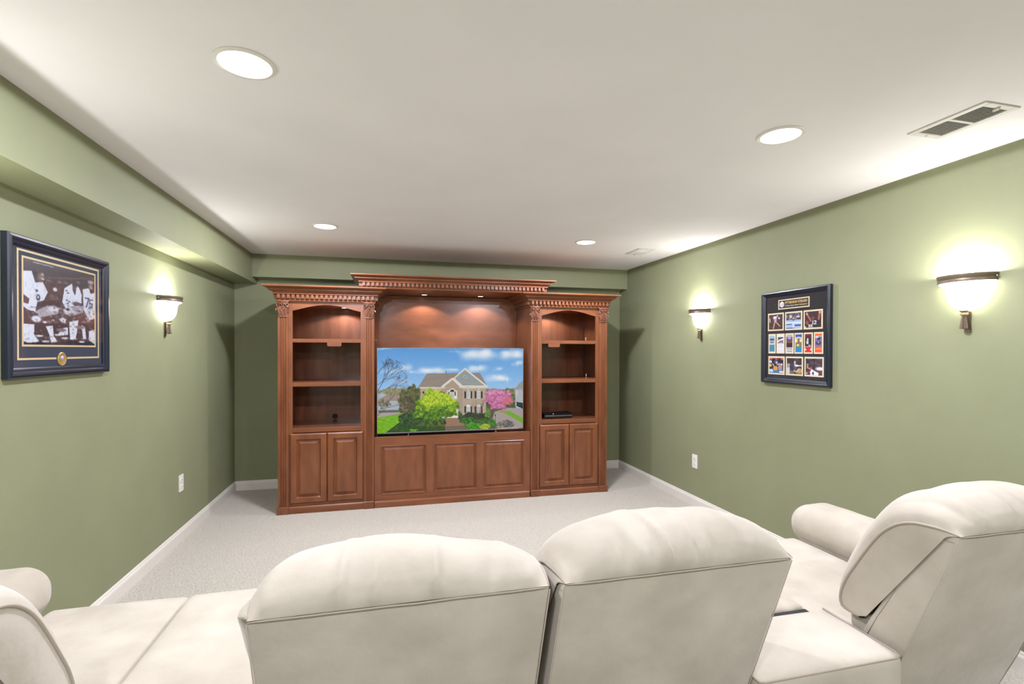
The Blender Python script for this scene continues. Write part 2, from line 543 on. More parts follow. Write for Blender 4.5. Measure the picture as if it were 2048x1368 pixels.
def door(parent, x0, x1, z0, z1):
    y = YF
    bm = raised(NB(), x0, x1, z0, z1, [(0, y-0.008), (0.003, y-0.013), (0.009, y-0.019), (0.012, y-0.020), (0.052, y-0.020), (0.055, y-0.016), (0.060, y-0.008), (0.062, y-0.004), (0.064, y-0.004)], y-0.0005)
    d = obj('door', bm, m_wv, parent)
    i = 0.0635
    bm = raised(NB(), x0+i, x1-i, z0+i, z1-i, [(0, y-0.0045), (0.004, y-0.005), (0.024, y-0.016), (0.025, y-0.0195), (0.028, y-0.020)], y-0.004)
    obj('raised_panel', bm, m_wv, d)
    return d


def pilaster_mesh(x0, x1, z0, z1, yf):
    pts = [(x0, YF+0.001), (x0, yf)]
    w = x1-x0; mrg = 0.014
    g = (w-2*mrg)/3
    for k in range(3):
        a = x0+mrg+g*k+0.003; b = a+g-0.006
        for i in range(7):
            t = PI*i/6
            pts.append(((a+b)/2-(b-a)/2*math.cos(t), yf+0.009*math.sin(t)))
    pts += [(x1, yf), (x1, YF+0.001)]
    return prism(NB(), pts, 2, z0, z1)


def capital_mesh(xc, yf, z0, z1):
    bm = NB(); h = z1-z0
    # necking ring and bell
    box(bm, (xc-0.045, yf-0.006, z0), (xc+0.045, yf+0.012, z0+0.007), 0.002)
    for k in range(6):
        t0, t1 = k/6, (k+1)/6
        f = lambda t: 0.038+0.010*t*t
        a, b = f(t0), f(t1); za, zb = z0+0.007+h*0.62*t0, z0+0.007+h*0.62*t1
        ya, yb2 = yf-0.002-0.012*t0**2, yf-0.002-0.012*t1**2
        vs = [bm.verts.new(p) for p in ((xc-a, ya, za), (xc+a, ya, za), (xc+b, yb2, zb), (xc-b, yb2, zb), (xc-a, yf+0.012, za), (xc+a, yf+0.012, za), (xc+b, yf+0.012, zb), (xc-b, yf+0.012, zb))]
        bm.faces.new(vs[0:4]); bm.faces.new((vs[0], vs[3], vs[7], vs[4])); bm.faces.new((vs[1], vs[5], vs[6], vs[2]))
    # acanthus leaves
    for dx, zz, s in ((-0.026, 0.012, 1.0), (0.0, 0.010, 1.25), (0.026, 0.012, 1.0), (-0.014, 0.045, 0.9), (0.014, 0.045, 0.9)):
        for side in (-1, 0, 1):
            pts = []; rad = []
            for i in range(7):
                t = i/6
                pts.append((xc+dx+side*0.008*s*math.sin(t*2.2), yf-0.004-0.012*t**1.5*s, z0+zz+0.040*s*t-0.014*s*max(0, t-0.7)*3))
                rad.append(0.0042*s*(0.5+math.sin(PI*min(1, t+0.15)))*0.8)
            tube(bm, pts, rad, 6)
    # volutes: front scrolls and corner scrolls
    for s in (-1, 1):
        pts = []; rad = []
        cx, cz = xc+s*0.031, z0+h*0.70
        for i in range(34):
            t = i/33; a = -PI*0.5+t*PI*3.6
            r = 0.019*(1-t)+0.0025
            pts.append((cx-s*r*math.cos(a+PI*0.5)*1.0, yf-0.014-0.008*t, cz+r*math.sin(a+PI)*1.0)); rad.append(0.0040*(1-0.45*t))
        pts.insert(0, (xc+s*0.004, yf-0.012, z0+h*0.60)); rad.insert(0, 0.003)
        tube(bm, pts, rad, 6)
        q = NB(); bmesh.ops.create_uvsphere(q, u_segments=10, v_segments=6, radius=0.0045); merge(bm, q, Matrix.Translation((cx, yf-0.023, cz)))
        # side volute seen end on
        pts = []; rad = []
        for i in range(22):
            t = i/21; a = t*PI*2.8
            r = 0.016*(1-t)+0.003
            pts.append((xc+s*(0.047+0.002*t), yf-0.002-r*math.cos(a), z0+h*0.68+r*math.sin(a))); rad.append(0.0048*(1-0.4*t))
        tube(bm, pts, rad, 6)
        tube(bm, [(xc+s*0.050, yf-0.008, z0+h*0.50), (xc+s*0.058, yf-0.014, z0+h*0.42), (xc+s*0.056, yf-0.018, z0+h*0.38)], [0.005, 0.0045, 0.002], 6)
    # central flower
    q = NB(); bmesh.ops.create_uvsphere(q, u_segments=10, v_segments=6, radius=0.0055); merge(bm, q, Matrix.Translation((xc, yf-0.020, z0+h*0.62)))
    for k in range(5):
        a = 2*PI*k/5; q = NB(); bmesh.ops.create_uvsphere(q, u_segments=8, v_segments=5, radius=0.004)
        merge(bm, q, Matrix.Translation((xc+0.008*math.cos(a), yf-0.017, z0+h*0.84+0.006*math.sin(a))))
    # bed block and abacus
    box(bm, (xc-0.046, yf-0.012, z0+h*0.80), (xc+0.046, yf+0.012, z1-0.012), 0.002)
    box(bm, (xc-0.053, yf-0.020, z1-0.013), (xc+0.053, yf+0.012, z1), 0.003)
    return bm


def puck(parent, x, y, z, power, spot=R(132)):
    bm = NB(); lathe(bm, [(0.040, 0.0), (0.040, -0.003), (0.036, -0.005), (0.031, -0.005), (0.030, -0.002)], 28, (x, y, z)); p = obj('puck_light', bm, m_bronze, parent, smooth=True, sharp=40)
    bm = NB(); lathe(bm, [(0.030, -0.002), (0.018, -0.0035), (0.0005, -0.004)], 28, (x, y, z)); obj('lens', bm, m_puck, p, smooth=True)
    light_obj('lamp', 'SPOT', power, C_PUCK, p, (x, y, z-0.008), spot_size=spot, spot_blend=0.25, shadow_soft_size=0.02)
    return p


def tower(x0, x1, label, mirror, hole):
    t = thing('bookcase_tower', label, 'cabinet', ((x0+x1)/2, YE, 0), 'tall bookcase towers of the wall unit')
    t.location = (0, 0, 0)
    zt = 1.905
    def P(name, lo, hi, m=m_wv, bev=0.0008, par=t): return obj(name, bx(lo, hi, bev=bev), m, par)
    P('side_panel', (x0, YF, 0.0), (x0+0.019, YE, zt)); P('side_panel', (x1-0.019, YF, 0.0), (x1, YE, zt))
    P('back_panel', (x0+0.019, YBK, 0.0), (x1-0.019, YBK+0.012, zt), m_wi)
    P('top_panel', (x0+0.019, YF+0.02, zt-0.018), (x1-0.019, YBK, zt), m_wh)
    # inner/outer stiles: outer pilaster .087 + stile .033
    p = 0.087; s0, s1 = x0+0.120, x1-0.120
    P('stile', (x0+0.0002, YF-0.0002, 0.0), (s0, YF+0.020, zt)); P('stile', (s1, YF-0.0002, 0.0), (x1-0.0002, YF+0.020, zt))
    P('rail', (s0, YF, 0.722), (s1, YF+0.020, 0.762), m_wh)
    P('rail', (s0, YF, 0.0), (s1, YF+0.020, 0.085), m_wh)
    # arched valance
    pts = [(s0, 1.906), (s0, 1.820)]
    K = 24; a, b = s0+0.010, s1-0.010
    pts.append((a, 1.820))
    for i in range(K+1):
        u = i/K; x = a+(b-a)*u
        v = math.sin(PI*u)
        z = 1.822+0.054*(v**1.15)
        pts.append((x, z))
    pts += [(b, 1.820), (s1, 1.820), (s1, 1.906)]
    obj('arched_valance', prism(NB(), pts[::-1], 1, YF-0.0005, YF+0.019), m_wh, t)
    # shelves, deck
    P('deck', (x0+0.019, YF+0.020, 0.744), (x1-0.019, YBK, 0.762), m_wi)
    for z in (1.136, 1.534):
        P('shelf', (x0+0.021, YF+0.006, z), (x1-0.021, YBK-0.001, z+0.034 if z > 1.3 else z+0.036), m_wh, 0.002)
    # little scalloped light tab under the upper shelf
    tx = -0.472 if not mirror else 1.640
    bm = prism(NB(), rrect(tx-0.062, tx+0.062, 1.500, 1.552, 0.014, 4), 1, YF-0.002, YF+0.004); obj('light_tab', bm, m_wh, t)
    # pilasters with capitals
    for xa, xb, cname in ((x0, x0+p, 'l'), (x1-p, x1, 'r')):
        pl = obj('pilaster', pilaster_mesh(xa+0.001, xb-0.001, 0.064, 1.762, 4.800), m_wv, t)
        obj('capital', capital_mesh((xa+xb)/2, 4.800, 1.760, 1.905), m_wc, pl, smooth=True, sharp=50)
        bm = raised(NB(), xa if cname == 'l' and mirror else xa-0.006, xb if cname == 'r' and not mirror else xb+0.006, 0.0, 0.066, [(0, 4.785), (0.002, 4.783), (0.004, 4.7825)], YF)
        obj('plinth', bm, m_wv, pl)
    # base moulding between the plinths
    pr = [(YF, 0), (4.790, 0), (4.790, 0.052), (4.794, 0.058), (4.800, 0.063), (YF, 0.063)]
    obj('base_moulding', prism(NB(), pr, 0, x0+p+0.007, x1-p-0.005), m_wh, t)
    # doors
    xm = (x0+x1)/2; dl, dr = x0+0.098, x1-0.098
    door(t, dl, xm-0.001, 0.086, 0.716); door(t, xm+0.001, dr, 0.086, 0.716)
    # crown
    prof = crown_profile(1.903, 2.037, 0.108)
    obj('crown_moulding', cornice(NB(), x0, x1, 4.800, YE, prof), m_wh, t)
    bm = NB(); dentils(bm, x0, x1, 4.800, YE, 1.925, 1.959, 0.007, 0.034, 0.0395, 0.023); o = obj('dentil_strip', bm, m_wh, t); o['kind'] = 'stuff'
    puck(t, -0.42 if not mirror else 1.72, 5.215, zt-0.018, P_PUCK*1.15, R(146))
    if hole:
        bm = NB(); lathe(bm, [(0.027, 0.0), (0.027, 0.003), (0.022, 0.003), (0.021, 0.0)], 24)
        g = obj('cable_grommet', bm, m_dark, t, smooth=True, sharp=40); g.rotation_euler = (R(90), 0, 0); g.location = (-0.520, YBK-0.0005, 0.792)
        bm = NB(); lathe(bm, [(0.022, 0.001), (0.0005, 0.0012)], 24); obj('cable_hole', bm, m_dark, g)
    return t


tower(-0.947, -0.122, 'left cherry bookcase tower with an empty lower shelf and round cable hole', False, True)
tower(1.390, 2.215, 'right cherry bookcase tower with a black disc player on its lowest shelf', True, False)

# centre base cabinet
cb = thing('media_base_cabinet', 'low cherry cabinet with three raised panels under the television', 'cabinet', (0, 0, 0))
X0, X1 = -0.121, 1.389
ZT = 0.655


def PC(name, lo, hi, m=m_wv, par=None, bev=0.0008): return obj(name, bx(lo, hi, bev=bev), m, par if par is not None else cb)


yc = 4.812
PC('top_rail', (X0, yc, 0.572), (X1, yc+0.02, ZT), m_wh)
PC('bottom_rail', (X0, yc, 0.0), (X1, yc+0.02, 0.112), m_wh)
PX = [(-0.059, 0.359), (0.430, 0.846), (0.911, 1.324)]
st = [(X0, PX[0][0])]+[(PX[i][1], PX[i+1][0]) for i in range(2)]+[(PX[2][1], X1)]
for a, b in st: PC('stile', (a, yc, 0.112), (b, yc+0.02, 0.572))
for a, b in PX:
    bm = raised(NB(), a, b, 0.112, 0.572, [(0, yc-0.0005), (0.003, yc-0.003), (0.007, yc-0.002), (0.011, yc+0.004), (0.014, yc+0.010), (0.020, yc+0.010), (0.034, yc+0.003), (0.036, yc+0.0005), (0.040, yc)], yc+0.018)
    obj('raised_panel', bm, m_wv, cb)
PC('deck', (X0, yc+0.02, 0.582), (X1, YBK, 0.602), m_wi)
pr = [(yc, 0), (4.788, 0), (4.788, 0.048), (4.793, 0.055), (4.801, 0.061), (yc, 0.062)]
obj('base_moulding', prism(NB(), pr, 0, X0+0.004, X1-0.010), m_wh, cb)

# bridge: back panel, soffit with lights, crown
br = thing('cabinet_bridge', 'cherry bridge with crown moulding and two lights over the television', 'cabinet', (0, 0, 0))
PC('back_panel', (X0+0.001, YBK-0.004, 0.604), (X1-0.001, YBK+0.012, 2.034), m_wp, br)
PC('soffit_panel', (X0-0.05, 4.802, 2.0372), (X1+0.05, YE, 2.052), m_wh, br)
bx0, bx1 = -0.225, 1.525
prof = crown_profile(2.0385, 2.160, 0.100)
obj('crown_moulding', cornice(NB(), bx0, bx1, 4.800, YE, prof), m_wh, br)
bm = NB(); dentils(bm, bx0, bx1, 4.800, YE, 2.058, 2.090, 0.006, 0.032, 0.0395, 0.023); o = obj('dentil_strip', bm, m_wh, br); o['kind'] = 'stuff'
for x in (0.365, 0.950): puck(br, x, 5.19, 2.0372, P_PUCK)
for x, s in ((X0, 1), (X1, -1)):
    bm = tube(NB(), [(x-s*0.001, 5.02, 1.565), (x+s*0.030, 5.02, 1.565)], 0.003, 8); obj('shelf_pin', bm, m_silver, br)

# ---------------------------------------------------------------- painter for flat pictures
rng = np.random.RandomState(7)


class Img:
    def __init__(s, W, Hh, col=(0, 0, 0)):
        s.W, s.H = W, Hh; s.a = np.ones((Hh, W, 3))*np.array(col, float)
        s.X, s.Y = np.meshgrid((np.arange(W)+0.5)/W, (np.arange(Hh)+0.5)/Hh)

    def blend(s, m, col):
        m = m[..., None].astype(float); s.a = s.a*(1-m)+np.array(col, float)*m

    def poly(s, pts, col, al=1.0):
        m = np.zeros((s.H, s.W), bool); n = len(pts)
        for i in range(n):
            (x1, y1), (x2, y2) = pts[i], pts[(i+1) % n]
            if y1 == y2: continue
            c = ((y1 > s.Y) != (y2 > s.Y)) & (s.X < (x2-x1)*(s.Y-y1)/(y2-y1)+x1)
            m ^= c
        s.blend(m*al, col)

    def rect(s, x0, y0, x1, y1, col, al=1.0): s.poly([(x0, y0), (x1, y0), (x1, y1), (x0, y1)], col, al)

    def ell(s, cx, cy, rx, ry, col, al=1.0, soft=0.0):
        x0, x1 = int(max(0, (cx-rx*1.6)*s.W)), int(min(s.W, (cx+rx*1.6)*s.W+2))
        y0, y1 = int(max(0, (cy-ry*1.6)*s.H)), int(min(s.H, (cy+ry*1.6)*s.H+2))
        if x1 <= x0 or y1 <= y0: return
        d = np.sqrt(((s.X[y0:y1, x0:x1]-cx)/rx)**2+((s.Y[y0:y1, x0:x1]-cy)/ry)**2)
        m = (d < 1).astype(float) if soft == 0 else np.clip((1+soft-d)/(2*soft), 0, 1)
        m = (m*al)[..., None]
        s.a[y0:y1, x0:x1] = s.a[y0:y1, x0:x1]*(1-m)+np.array(col, float)*m

    def line(s, x0, y0, x1, y1, w, col, al=1.0):
        dx, dy = x1-x0, (y1-y0); L2 = dx*dx+dy*dy+1e-12
        ax, bx_ = int(max(0, (min(x0, x1)-w)*s.W-1)), int(min(s.W, (max(x0, x1)+w)*s.W+2))
        ay, by_ = int(max(0, (min(y0, y1)-w)*s.H-1)), int(min(s.H, (max(y0, y1)+w)*s.H+2))
        if bx_ <= ax or by_ <= ay: return
        X, Y = s.X[ay:by_, ax:bx_], s.Y[ay:by_, ax:bx_]
        t = np.clip(((X-x0)*dx+(Y-y0)*dy)/L2, 0, 1)
        d = np.sqrt((X-x0-t*dx)**2+(Y-y0-t*dy)**2)
        m = np.clip((w-d)/(w*0.5), 0, 1)*al
        m = m[..., None]; s.a[ay:by_, ax:bx_] = s.a[ay:by_, ax:bx_]*(1-m)+np.array(col, float)*m

    def speck(s, cx, cy, rx, ry, cols, n, sz, asp=1.6, al=0.9):
        for _ in range(n):
            a = rng.uniform(0, 2*PI); r = math.sqrt(rng.uniform(0, 1))*(1+0.13*math.sin(3*a+cx*50)+0.10*math.sin(7*a+cy*40)+0.08*math.sin(13*a))
            q = cols[rng.randint(len(cols))]; k = sz*rng.uniform(0.5, 1.3)
            s.ell(cx+rx*r*math.cos(a), cy+ry*r*math.sin(a), k, k*asp, q, al, 0.4)

    def blur(s, n=1):
        for _ in range(n):
            p = np.pad(s.a, ((1, 1), (1, 1), (0, 0)), 'edge')
            s.a = (p[:-2, 1:-1]+p[2:, 1:-1]+p[1:-1, :-2]+p[1:-1, 2:]+2*p[1:-1, 1:-1])/6

    def grain(s, amp):
        s.a = np.clip(s.a+rng.normal(0, amp, (s.H, s.W, 1)), 0, 255)


def picture(name, img, origin, ux, vy, m, parent=None):
    """grid whose vertex colours hold the picture; origin = top-left, ux/vy = full-width / full-height vectors"""
    W, Hh = img.W, img.H
    o = np.array(origin, float); ux = np.array(ux, float); vy = np.array(vy, float)
    U, V = np.meshgrid(np.linspace(0, 1, W), np.linspace(0, 1, Hh))
    co = o+U[..., None]*ux+V[..., None]*vy
    me = bpy.data.meshes.new(name)
    idx = np.arange(W*Hh).reshape(Hh, W)
    quads = np.stack([idx[:-1, :-1], idx[1:, :-1], idx[1:, 1:], idx[:-1, 1:]], -1).reshape(-1, 4)
    nq = len(quads)
    me.vertices.add(W*Hh); me.vertices.foreach_set('co', co.reshape(-1))
    me.loops.add(nq*4); me.loops.foreach_set('vertex_index', quads.reshape(-1).astype(np.int32))
    me.polygons.add(nq); me.polygons.foreach_set('loop_start', (np.arange(nq)*4).astype(np.int32))
    try: me.polygons.foreach_set('loop_total', np.full(nq, 4, np.int32))
    except Exception: pass
    me.update(calc_edges=True)
    at = me.color_attributes.new('Col', 'FLOAT_COLOR', 'POINT')
    c = np.ones((W*Hh, 4)); c[:, :3] = lin(np.clip(img.a, 0, 255)).reshape(-1, 3)
    at.data.foreach_set('color', c.reshape(-1))
    return link(name, me, m, parent)


def text_mesh(s, size, ext=0.0004, bold=0.0):
    cu = bpy.data.curves.new('lettering', 'FONT'); cu.body = s; cu.size = size; cu.extrude = ext; cu.offset = bold
    cu.align_x = 'LEFT'; cu.resolution_u = 3
    ob = bpy.data.objects.new('tmp', cu); COL.objects.link(ob)
    bpy.context.view_layer.update()
    me = bpy.data.meshes.new_from_object(ob)
    bpy.data.objects.remove(ob); bpy.data.curves.remove(cu)
    return me


# ---------------------------------------------------------------- television
def tv_image():
    W, Hh = 460, 268
    I = Img(W, Hh, (120, 170, 225))
    def q(x, y):
        u = (x-88)/1812; top = 97+18*u; bot = 1160-58*u
        return (u, (y-top)/(bot-top))
    def Pq(pts): return [q(*p) for p in pts]
    def PL(pts, col, al=1.0): I.poly(Pq(pts), col, al)
    def EL(x, y, rx, ry, col, al=1.0, soft=0.0): a = q(x, y); I.ell(a[0], a[1], rx/1812, ry/1035, col, al, soft)
    def SP(x, y, rx, ry, cols, n, sz, al=0.9): a = q(x, y); I.speck(a[0], a[1], rx/1812, ry/1035, cols, n, sz/1812, 1.7, al)
    def LN(x0, y0, x1, y1, w, col, al=1.0): a = q(x0, y0); b = q(x1, y1); I.line(a[0], a[1], b[0], b[1], w/1812, col, al)
    g = np.clip(I.Y/0.52, 0, 1)[..., None]
    I.a = np.array((84, 150, 214.))*(1-g)+np.array((150, 192, 232.))*g
    def cloud(x, y, rx, ry, n=16, c=(228, 230, 238)):
        for _ in range(n):
            EL(x+rng.uniform(-rx, rx), y+rng.uniform(-ry, ry)*0.6, rx*rng.uniform(0.2, 0.45), ry*rng.uniform(0.3, 0.7), c, 0.16, 1.0)
        for _ in range(n//2):
            EL(x+rng.uniform(-rx*0.6, rx*0.6), y-ry*0.2+rng.uniform(-ry, ry)*0.4, rx*rng.uniform(0.15, 0.3), ry*rng.uniform(0.25, 0.5), (246, 243, 242), 0.24, 1.0)
    for cc in ((1330, 190, 190, 70, 30), (1740, 195, 160, 65, 26), (1830, 300, 70, 40, 12), (720, 385, 150, 45, 22), (1310, 365, 120, 48, 18),
               (1585, 365, 60, 26, 9), (1560, 485, 135, 42, 20), (1690, 500, 50, 35, 8), (420, 350, 70, 50, 12), (520, 400, 60, 26, 8), (240, 390, 110, 34, 10),
               (960, 378, 130, 24, 10), (200, 110, 90, 16, 6), (1030, 150, 120, 24, 5, (170, 200, 235)), (400, 520, 110, 30, 7, (190, 205, 225))): cloud(*cc)
    for _ in range(60): EL(rng.uniform(1420, 1900), rng.uniform(618, 650), 24, 12, [(140, 115, 85), (120, 110, 70), (150, 130, 90)][rng.randint(3)], 0.8, 0.3)
    PL([(88, 640), (400, 590), (600, 600), (600, 900), (88, 900)], (150, 150, 135), 0.6)
    PL([(100, 740), (240, 660), (400, 690), (400, 790), (100, 790)], (150, 135, 125))
    PL([(100, 760), (380, 755), (380, 880), (100, 880)], (165, 175, 185))
    PL([(110, 650), (200, 640), (170, 700), (110, 720)], (165, 180, 195))
    PL([(88, 895), (400, 885), (400, 975), (88, 975)], (165, 158, 150))
    PL([(100, 875), (380, 870), (380, 900), (100, 905)], (95, 95, 90))
    SP(170, 800, 60, 50, [(120, 110, 85), (95, 90, 70)], 40, 14, 0.7)
    SP(250, 640, 150, 40, [(140, 135, 80), (120, 120, 80), (150, 140, 110)], 90, 14, 0.6)
    SP(1620, 700, 300, 70, [(120, 112, 70), (100, 104, 60), (140, 120, 84)], 380, 13)
    PL([(1416, 690), (1800, 680), (1800, 905), (1416, 960)], (84, 92, 58)); SP(1620, 800, 200, 90, [(70, 88, 44), (110, 104, 70), (60, 70, 40)], 300, 13)
    PL([(560, 600), (600, 600), (600, 960), (560, 960)], (60, 70, 44))
    # ground
    PL([(88, 965), (380, 915), (900, 980), (1900, 900), (1900, 1110), (88, 1165)], (92, 84, 62))
    PL([(88, 965), (370, 920), (375, 1005), (200, 1140), (180, 1165), (88, 1165)], (112, 172, 20))
    for _ in range(140): EL(rng.uniform(100, 340), rng.uniform(960, 1130), 18, 4, [(130, 190, 30), (95, 155, 15), (140, 200, 45)][rng.randint(3)], 0.5, 0.4)
    PL([(375, 1005), (470, 1070), (900, 1085), (900, 1150), (190, 1160), (240, 1110)], (38, 72, 24))
    for _ in range(90): EL(rng.uniform(300, 880), rng.uniform(1080, 1135), 16, 6, [(45, 90, 25), (60, 110, 30), (30, 55, 22)][rng.randint(3)], 0.6, 0.4)
    for _ in range(16): EL(rng.uniform(470, 560), rng.uniform(1115, 1140), 14, 4, (120, 180, 40), 0.8, 0.4)
    PL([(900, 1075), (1200, 1050), (1200, 1140), (900, 1150)], (112, 100, 82))
    # driveway on the right
    PL([(1530, 900), (1700, 850), (1900, 860), (1900, 1110), (1560, 1110), (1500, 980)], (160, 150, 143))
    PL([(1590, 890), (1720, 888), (1900, 985), (1900, 1048), (1740, 960)], (110, 165, 40))
    PL([(1600, 880), (1700, 885), (1680, 925), (1590, 900)], (150, 140, 90))
    SP(1670, 1055, 120, 45, [(90, 90, 95), (75, 75, 80), (120, 110, 110)], 200, 9, 0.7)
    # neighbour house right
    PL([(1900, 512), (1872, 530), (1780, 622), (1900, 628)], (150, 150, 148)); PL([(1792, 622), (1900, 626), (1900, 850), (1800, 830)], (172, 176, 180))
    PL([(1812, 778), (1900, 790), (1900, 865), (1812, 830)], (28, 38, 42)); PL([(1812, 640), (1826, 640), (1826, 700), (1812, 700)], (205, 205, 190))
    for k in range(8): LN(1795, 640+k*24, 1900, 643+k*25, 2, (150, 155, 160), 0.5)
    PL([(1640, 650), (1770, 720), (1770, 790), (1640, 740)], (120, 118, 112))
    # main roof and house
    PL([(678, 416), (1336, 416), (1440, 592), (568, 592)], (142, 130, 120))
    for k in range(14): LN(676-k*8, 424+k*12, 1340+k*7, 424+k*12, 1.6, (122, 112, 104), 0.5)
    PL([(590, 590), (1416, 590), (1416, 935), (590, 935)], (176, 158, 138))
    for k in range(40): LN(590, 604+k*8, 1416, 604+k*8, 1.2, (158, 140, 122), 0.45)
    PL([(1146, 350), (1440, 582), (1440, 596), (1096, 584), (1000, 480)], (214, 210, 200))
    PL([(1146, 376), (1398, 572), (1120, 572), (1020, 482)], (146, 152, 150))
    for k in range(10): LN(1130-k*9, 400+k*18, 1165+k*23, 400+k*18, 1.4, (128, 134, 132), 0.5)
    PL([(580, 588), (1420, 588), (1416, 608), (590, 608)], (205, 196, 182))
    PL([(990, 470), (1130, 584), (1086, 590), (990, 505), (880, 590), (846, 584)], (218, 212, 200))
    PL([(990, 500), (1080, 584), (1068, 610), (905, 610), (900, 584)], (170, 148, 128))
    PL([(862, 604), (1112, 604), (1112, 935), (862, 935)], (168, 148, 130))
    for k in range(40): LN(862, 612+k*8, 1112, 612+k*8, 1.1, (150, 132, 114), 0.45)
    LN(1112, 604, 1112, 935, 2.5, (140, 122, 106))
    EL(1147, 460, 20, 18, (205, 205, 200)); EL(1147, 460, 15, 14, (95, 115, 130)); LN(1132, 460, 1162, 460, 2, (205, 205, 200)); LN(1147, 446, 1147, 474, 2, (205, 205, 200))
    LN(912, 392, 912, 418, 4, (60, 60, 60)); LN(905, 400, 914, 392, 3, (60, 60, 60))
    def window(x0, x1, y0, y1, arch=False):
        PL([(x0, y0), (x1, y0), (x1, y1), (x0, y1)], (222, 220, 215)); EL((x0+x1)/2, y0, (x1-x0)/2, 24, (222, 220, 215)) if arch else None
        PL([(x0+6, y0+6), (x1-6, y0+6), (x1-6, y1-6), (x0+6, y1-6)], (165, 172, 178))
        LN((x0+x1)/2, y0, (x0+x1)/2, y1, 3, (225, 222, 216)); LN(x0, (y0+y1)/2, x1, (y0+y1)/2, 3, (225, 222, 216))
        for a in (x0-26, x1+4): PL([(a, y0-2), (a+22, y0-2), (a+22, y1), (a, y1)], (34, 34, 46))
    window(1166, 1214, 645, 732); window(1297, 1346, 645, 732); window(1166, 1214, 832, 915, True); window(1297, 1346, 832, 932, True)
    window(650, 700, 645, 720); window(770, 820, 645, 720)
    for x in (1190, 1322, 790, 675): PL([(x-6, 616), (x+6, 616), (x+3, 636), (x-3, 636)], (228, 222, 210))
    PL([(926, 632), (1048, 632), (1048, 742), (926, 742)], (224, 220, 212)); EL(988, 640, 38, 34, (224, 220, 212))
    PL([(938, 645), (956, 645), (956, 700), (938, 700)], (60, 60, 66)); PL([(1018, 645), (1034, 645), (1034, 700), (1018, 700)], (60, 60, 66)); EL(988, 648, 27, 30, (40, 46, 52)); PL([(962, 650), (1014, 650), (1014, 735), (962, 735)], (190, 186, 176))
    PL([(948, 815), (1056, 815), (1056, 975), (920, 975), (930, 900)], (226, 220, 208)); PL([(964, 850), (1010, 850), (1010, 945), (964, 945)], (38, 30, 30)); PL([(1022, 850), (1040, 850), (1040, 945), (1022, 945)], (120, 125, 130))
    EL(1076, 852, 6, 9, (25, 25, 25))
    PL([(908, 975), (1062, 975), (1140, 1055), (1130, 1068), (900, 1075)], (152, 116, 96))
    for k in range(5): LN(906, 985+k*17, 1070+k*16, 985+k*17, 2, (110, 82, 68), 0.7)
    # shrubs and trees
    SP(485, 740, 125, 160, [(70, 78, 40), (92, 96, 50), (50, 60, 34), (120, 110, 66)], 520, 15)
    SP(430, 850, 80, 70, [(120, 105, 80), (80, 80, 50), (60, 60, 40)], 120, 13)
    SP(470, 985, 112, 82, [(30, 62, 26), (48, 92, 36), (22, 44, 24), (62, 112, 44)], 420, 13)
    SP(650, 1000, 75, 55, [(38, 78, 26), (58, 112, 32), (26, 50, 20)], 220, 12)
    SP(790, 1030, 110, 30, [(50, 86, 26), (90, 120, 30), (32, 56, 20)], 160, 11)
    SP(790, 820, 252, 165, [(88, 132, 14), (128, 170, 18), (60, 100, 14), (152, 190, 30)], 900, 16)
    SP(790, 740, 200, 95, [(176, 200, 34), (196, 208, 56), (120, 164, 20)], 360, 12)
    SP(800, 930, 190, 55, [(66, 110, 16), (46, 82, 14), (100, 146, 20)], 260, 13)
    for k in range(26):
        x = rng.uniform(1230, 1400); LN(1320+(x-1320)*0.3, 960, x, rng.uniform(740, 800), 2.2, (110, 82, 76), 0.55)
    SP(1240, 955, 150, 38, [(44, 58, 34), (62, 78, 44), (34, 42, 30)], 260, 12)
    SP(1395, 965, 55, 45, [(50, 62, 40), (36, 46, 32)], 90, 12); SP(1440, 920, 30, 50, [(110, 150, 50), (80, 120, 40)], 60, 10)
    SP(1190, 1010, 100, 34, [(48, 104, 34), (66, 128, 42), (34, 76, 28)], 220, 11)
    SP(1380, 1018, 50, 34, [(60, 116, 38), (42, 84, 30)], 110, 11)
    SP(1252, 1078, 96, 36, [(62, 140, 34), (84, 160, 44), (44, 104, 30)], 230, 11)
    SP(1488, 1040, 50, 44, [(52, 108, 36), (74, 134, 48), (38, 78, 30)], 150, 11)
    SP(1405, 1085, 66, 28, [(150, 176, 44), (178, 194, 66), (110, 140, 40)], 140, 10)
    SP(1600, 1092, 50, 14, [(170, 140, 130), (110, 130, 70)], 50, 8)
    SP(1085, 950, 22, 55, [(46, 72, 34), (70, 100, 44)], 60, 9)
    LN(1488, 975, 1505, 860, 9, (92, 56, 66)); LN(1500, 900, 1560, 800, 5, (92, 56, 66)); LN(1500, 890, 1450, 800, 4, (92, 56, 66))
    SP(1575, 740, 165, 118, [(188, 96, 148), (206, 122, 168), (160, 78, 124), (222, 150, 184)], 850, 11, 0.75)
    SP(1700, 770, 70, 50, [(190, 100, 120), (210, 110, 110)], 90, 10, 0.7); SP(1520, 660, 90, 36, [(200, 120, 165), (216, 150, 190)], 90, 9, 0.6)
    LN(1536, 945, 1536, 1020, 3.5, (20, 20, 20)); EL(1536, 942, 7, 12, (40, 40, 40))
    # bare tree at the left edge
    def branch(x, y, a, L, w, d):
        x2, y2 = x+L*math.cos(a), y-L*math.sin(a)
        LN(x, y, x2, y2, w, (62, 54, 60), 0.85)
        if d > 0:
            for _ in range(2 if d < 4 else 3): branch(x2, y2, a+rng.uniform(-0.55, 0.5), L*rng.uniform(0.62, 0.86), max(1.5, w*0.68), d-1)
    for x, y, a, L in ((92, 640, 1.1, 120), (92, 560, 0.7, 110), (92, 660, 0.45, 110), (90, 940, 0.75, 140), (92, 420, 1.0, 80)): branch(x, y, a, L, 5.5, 5)
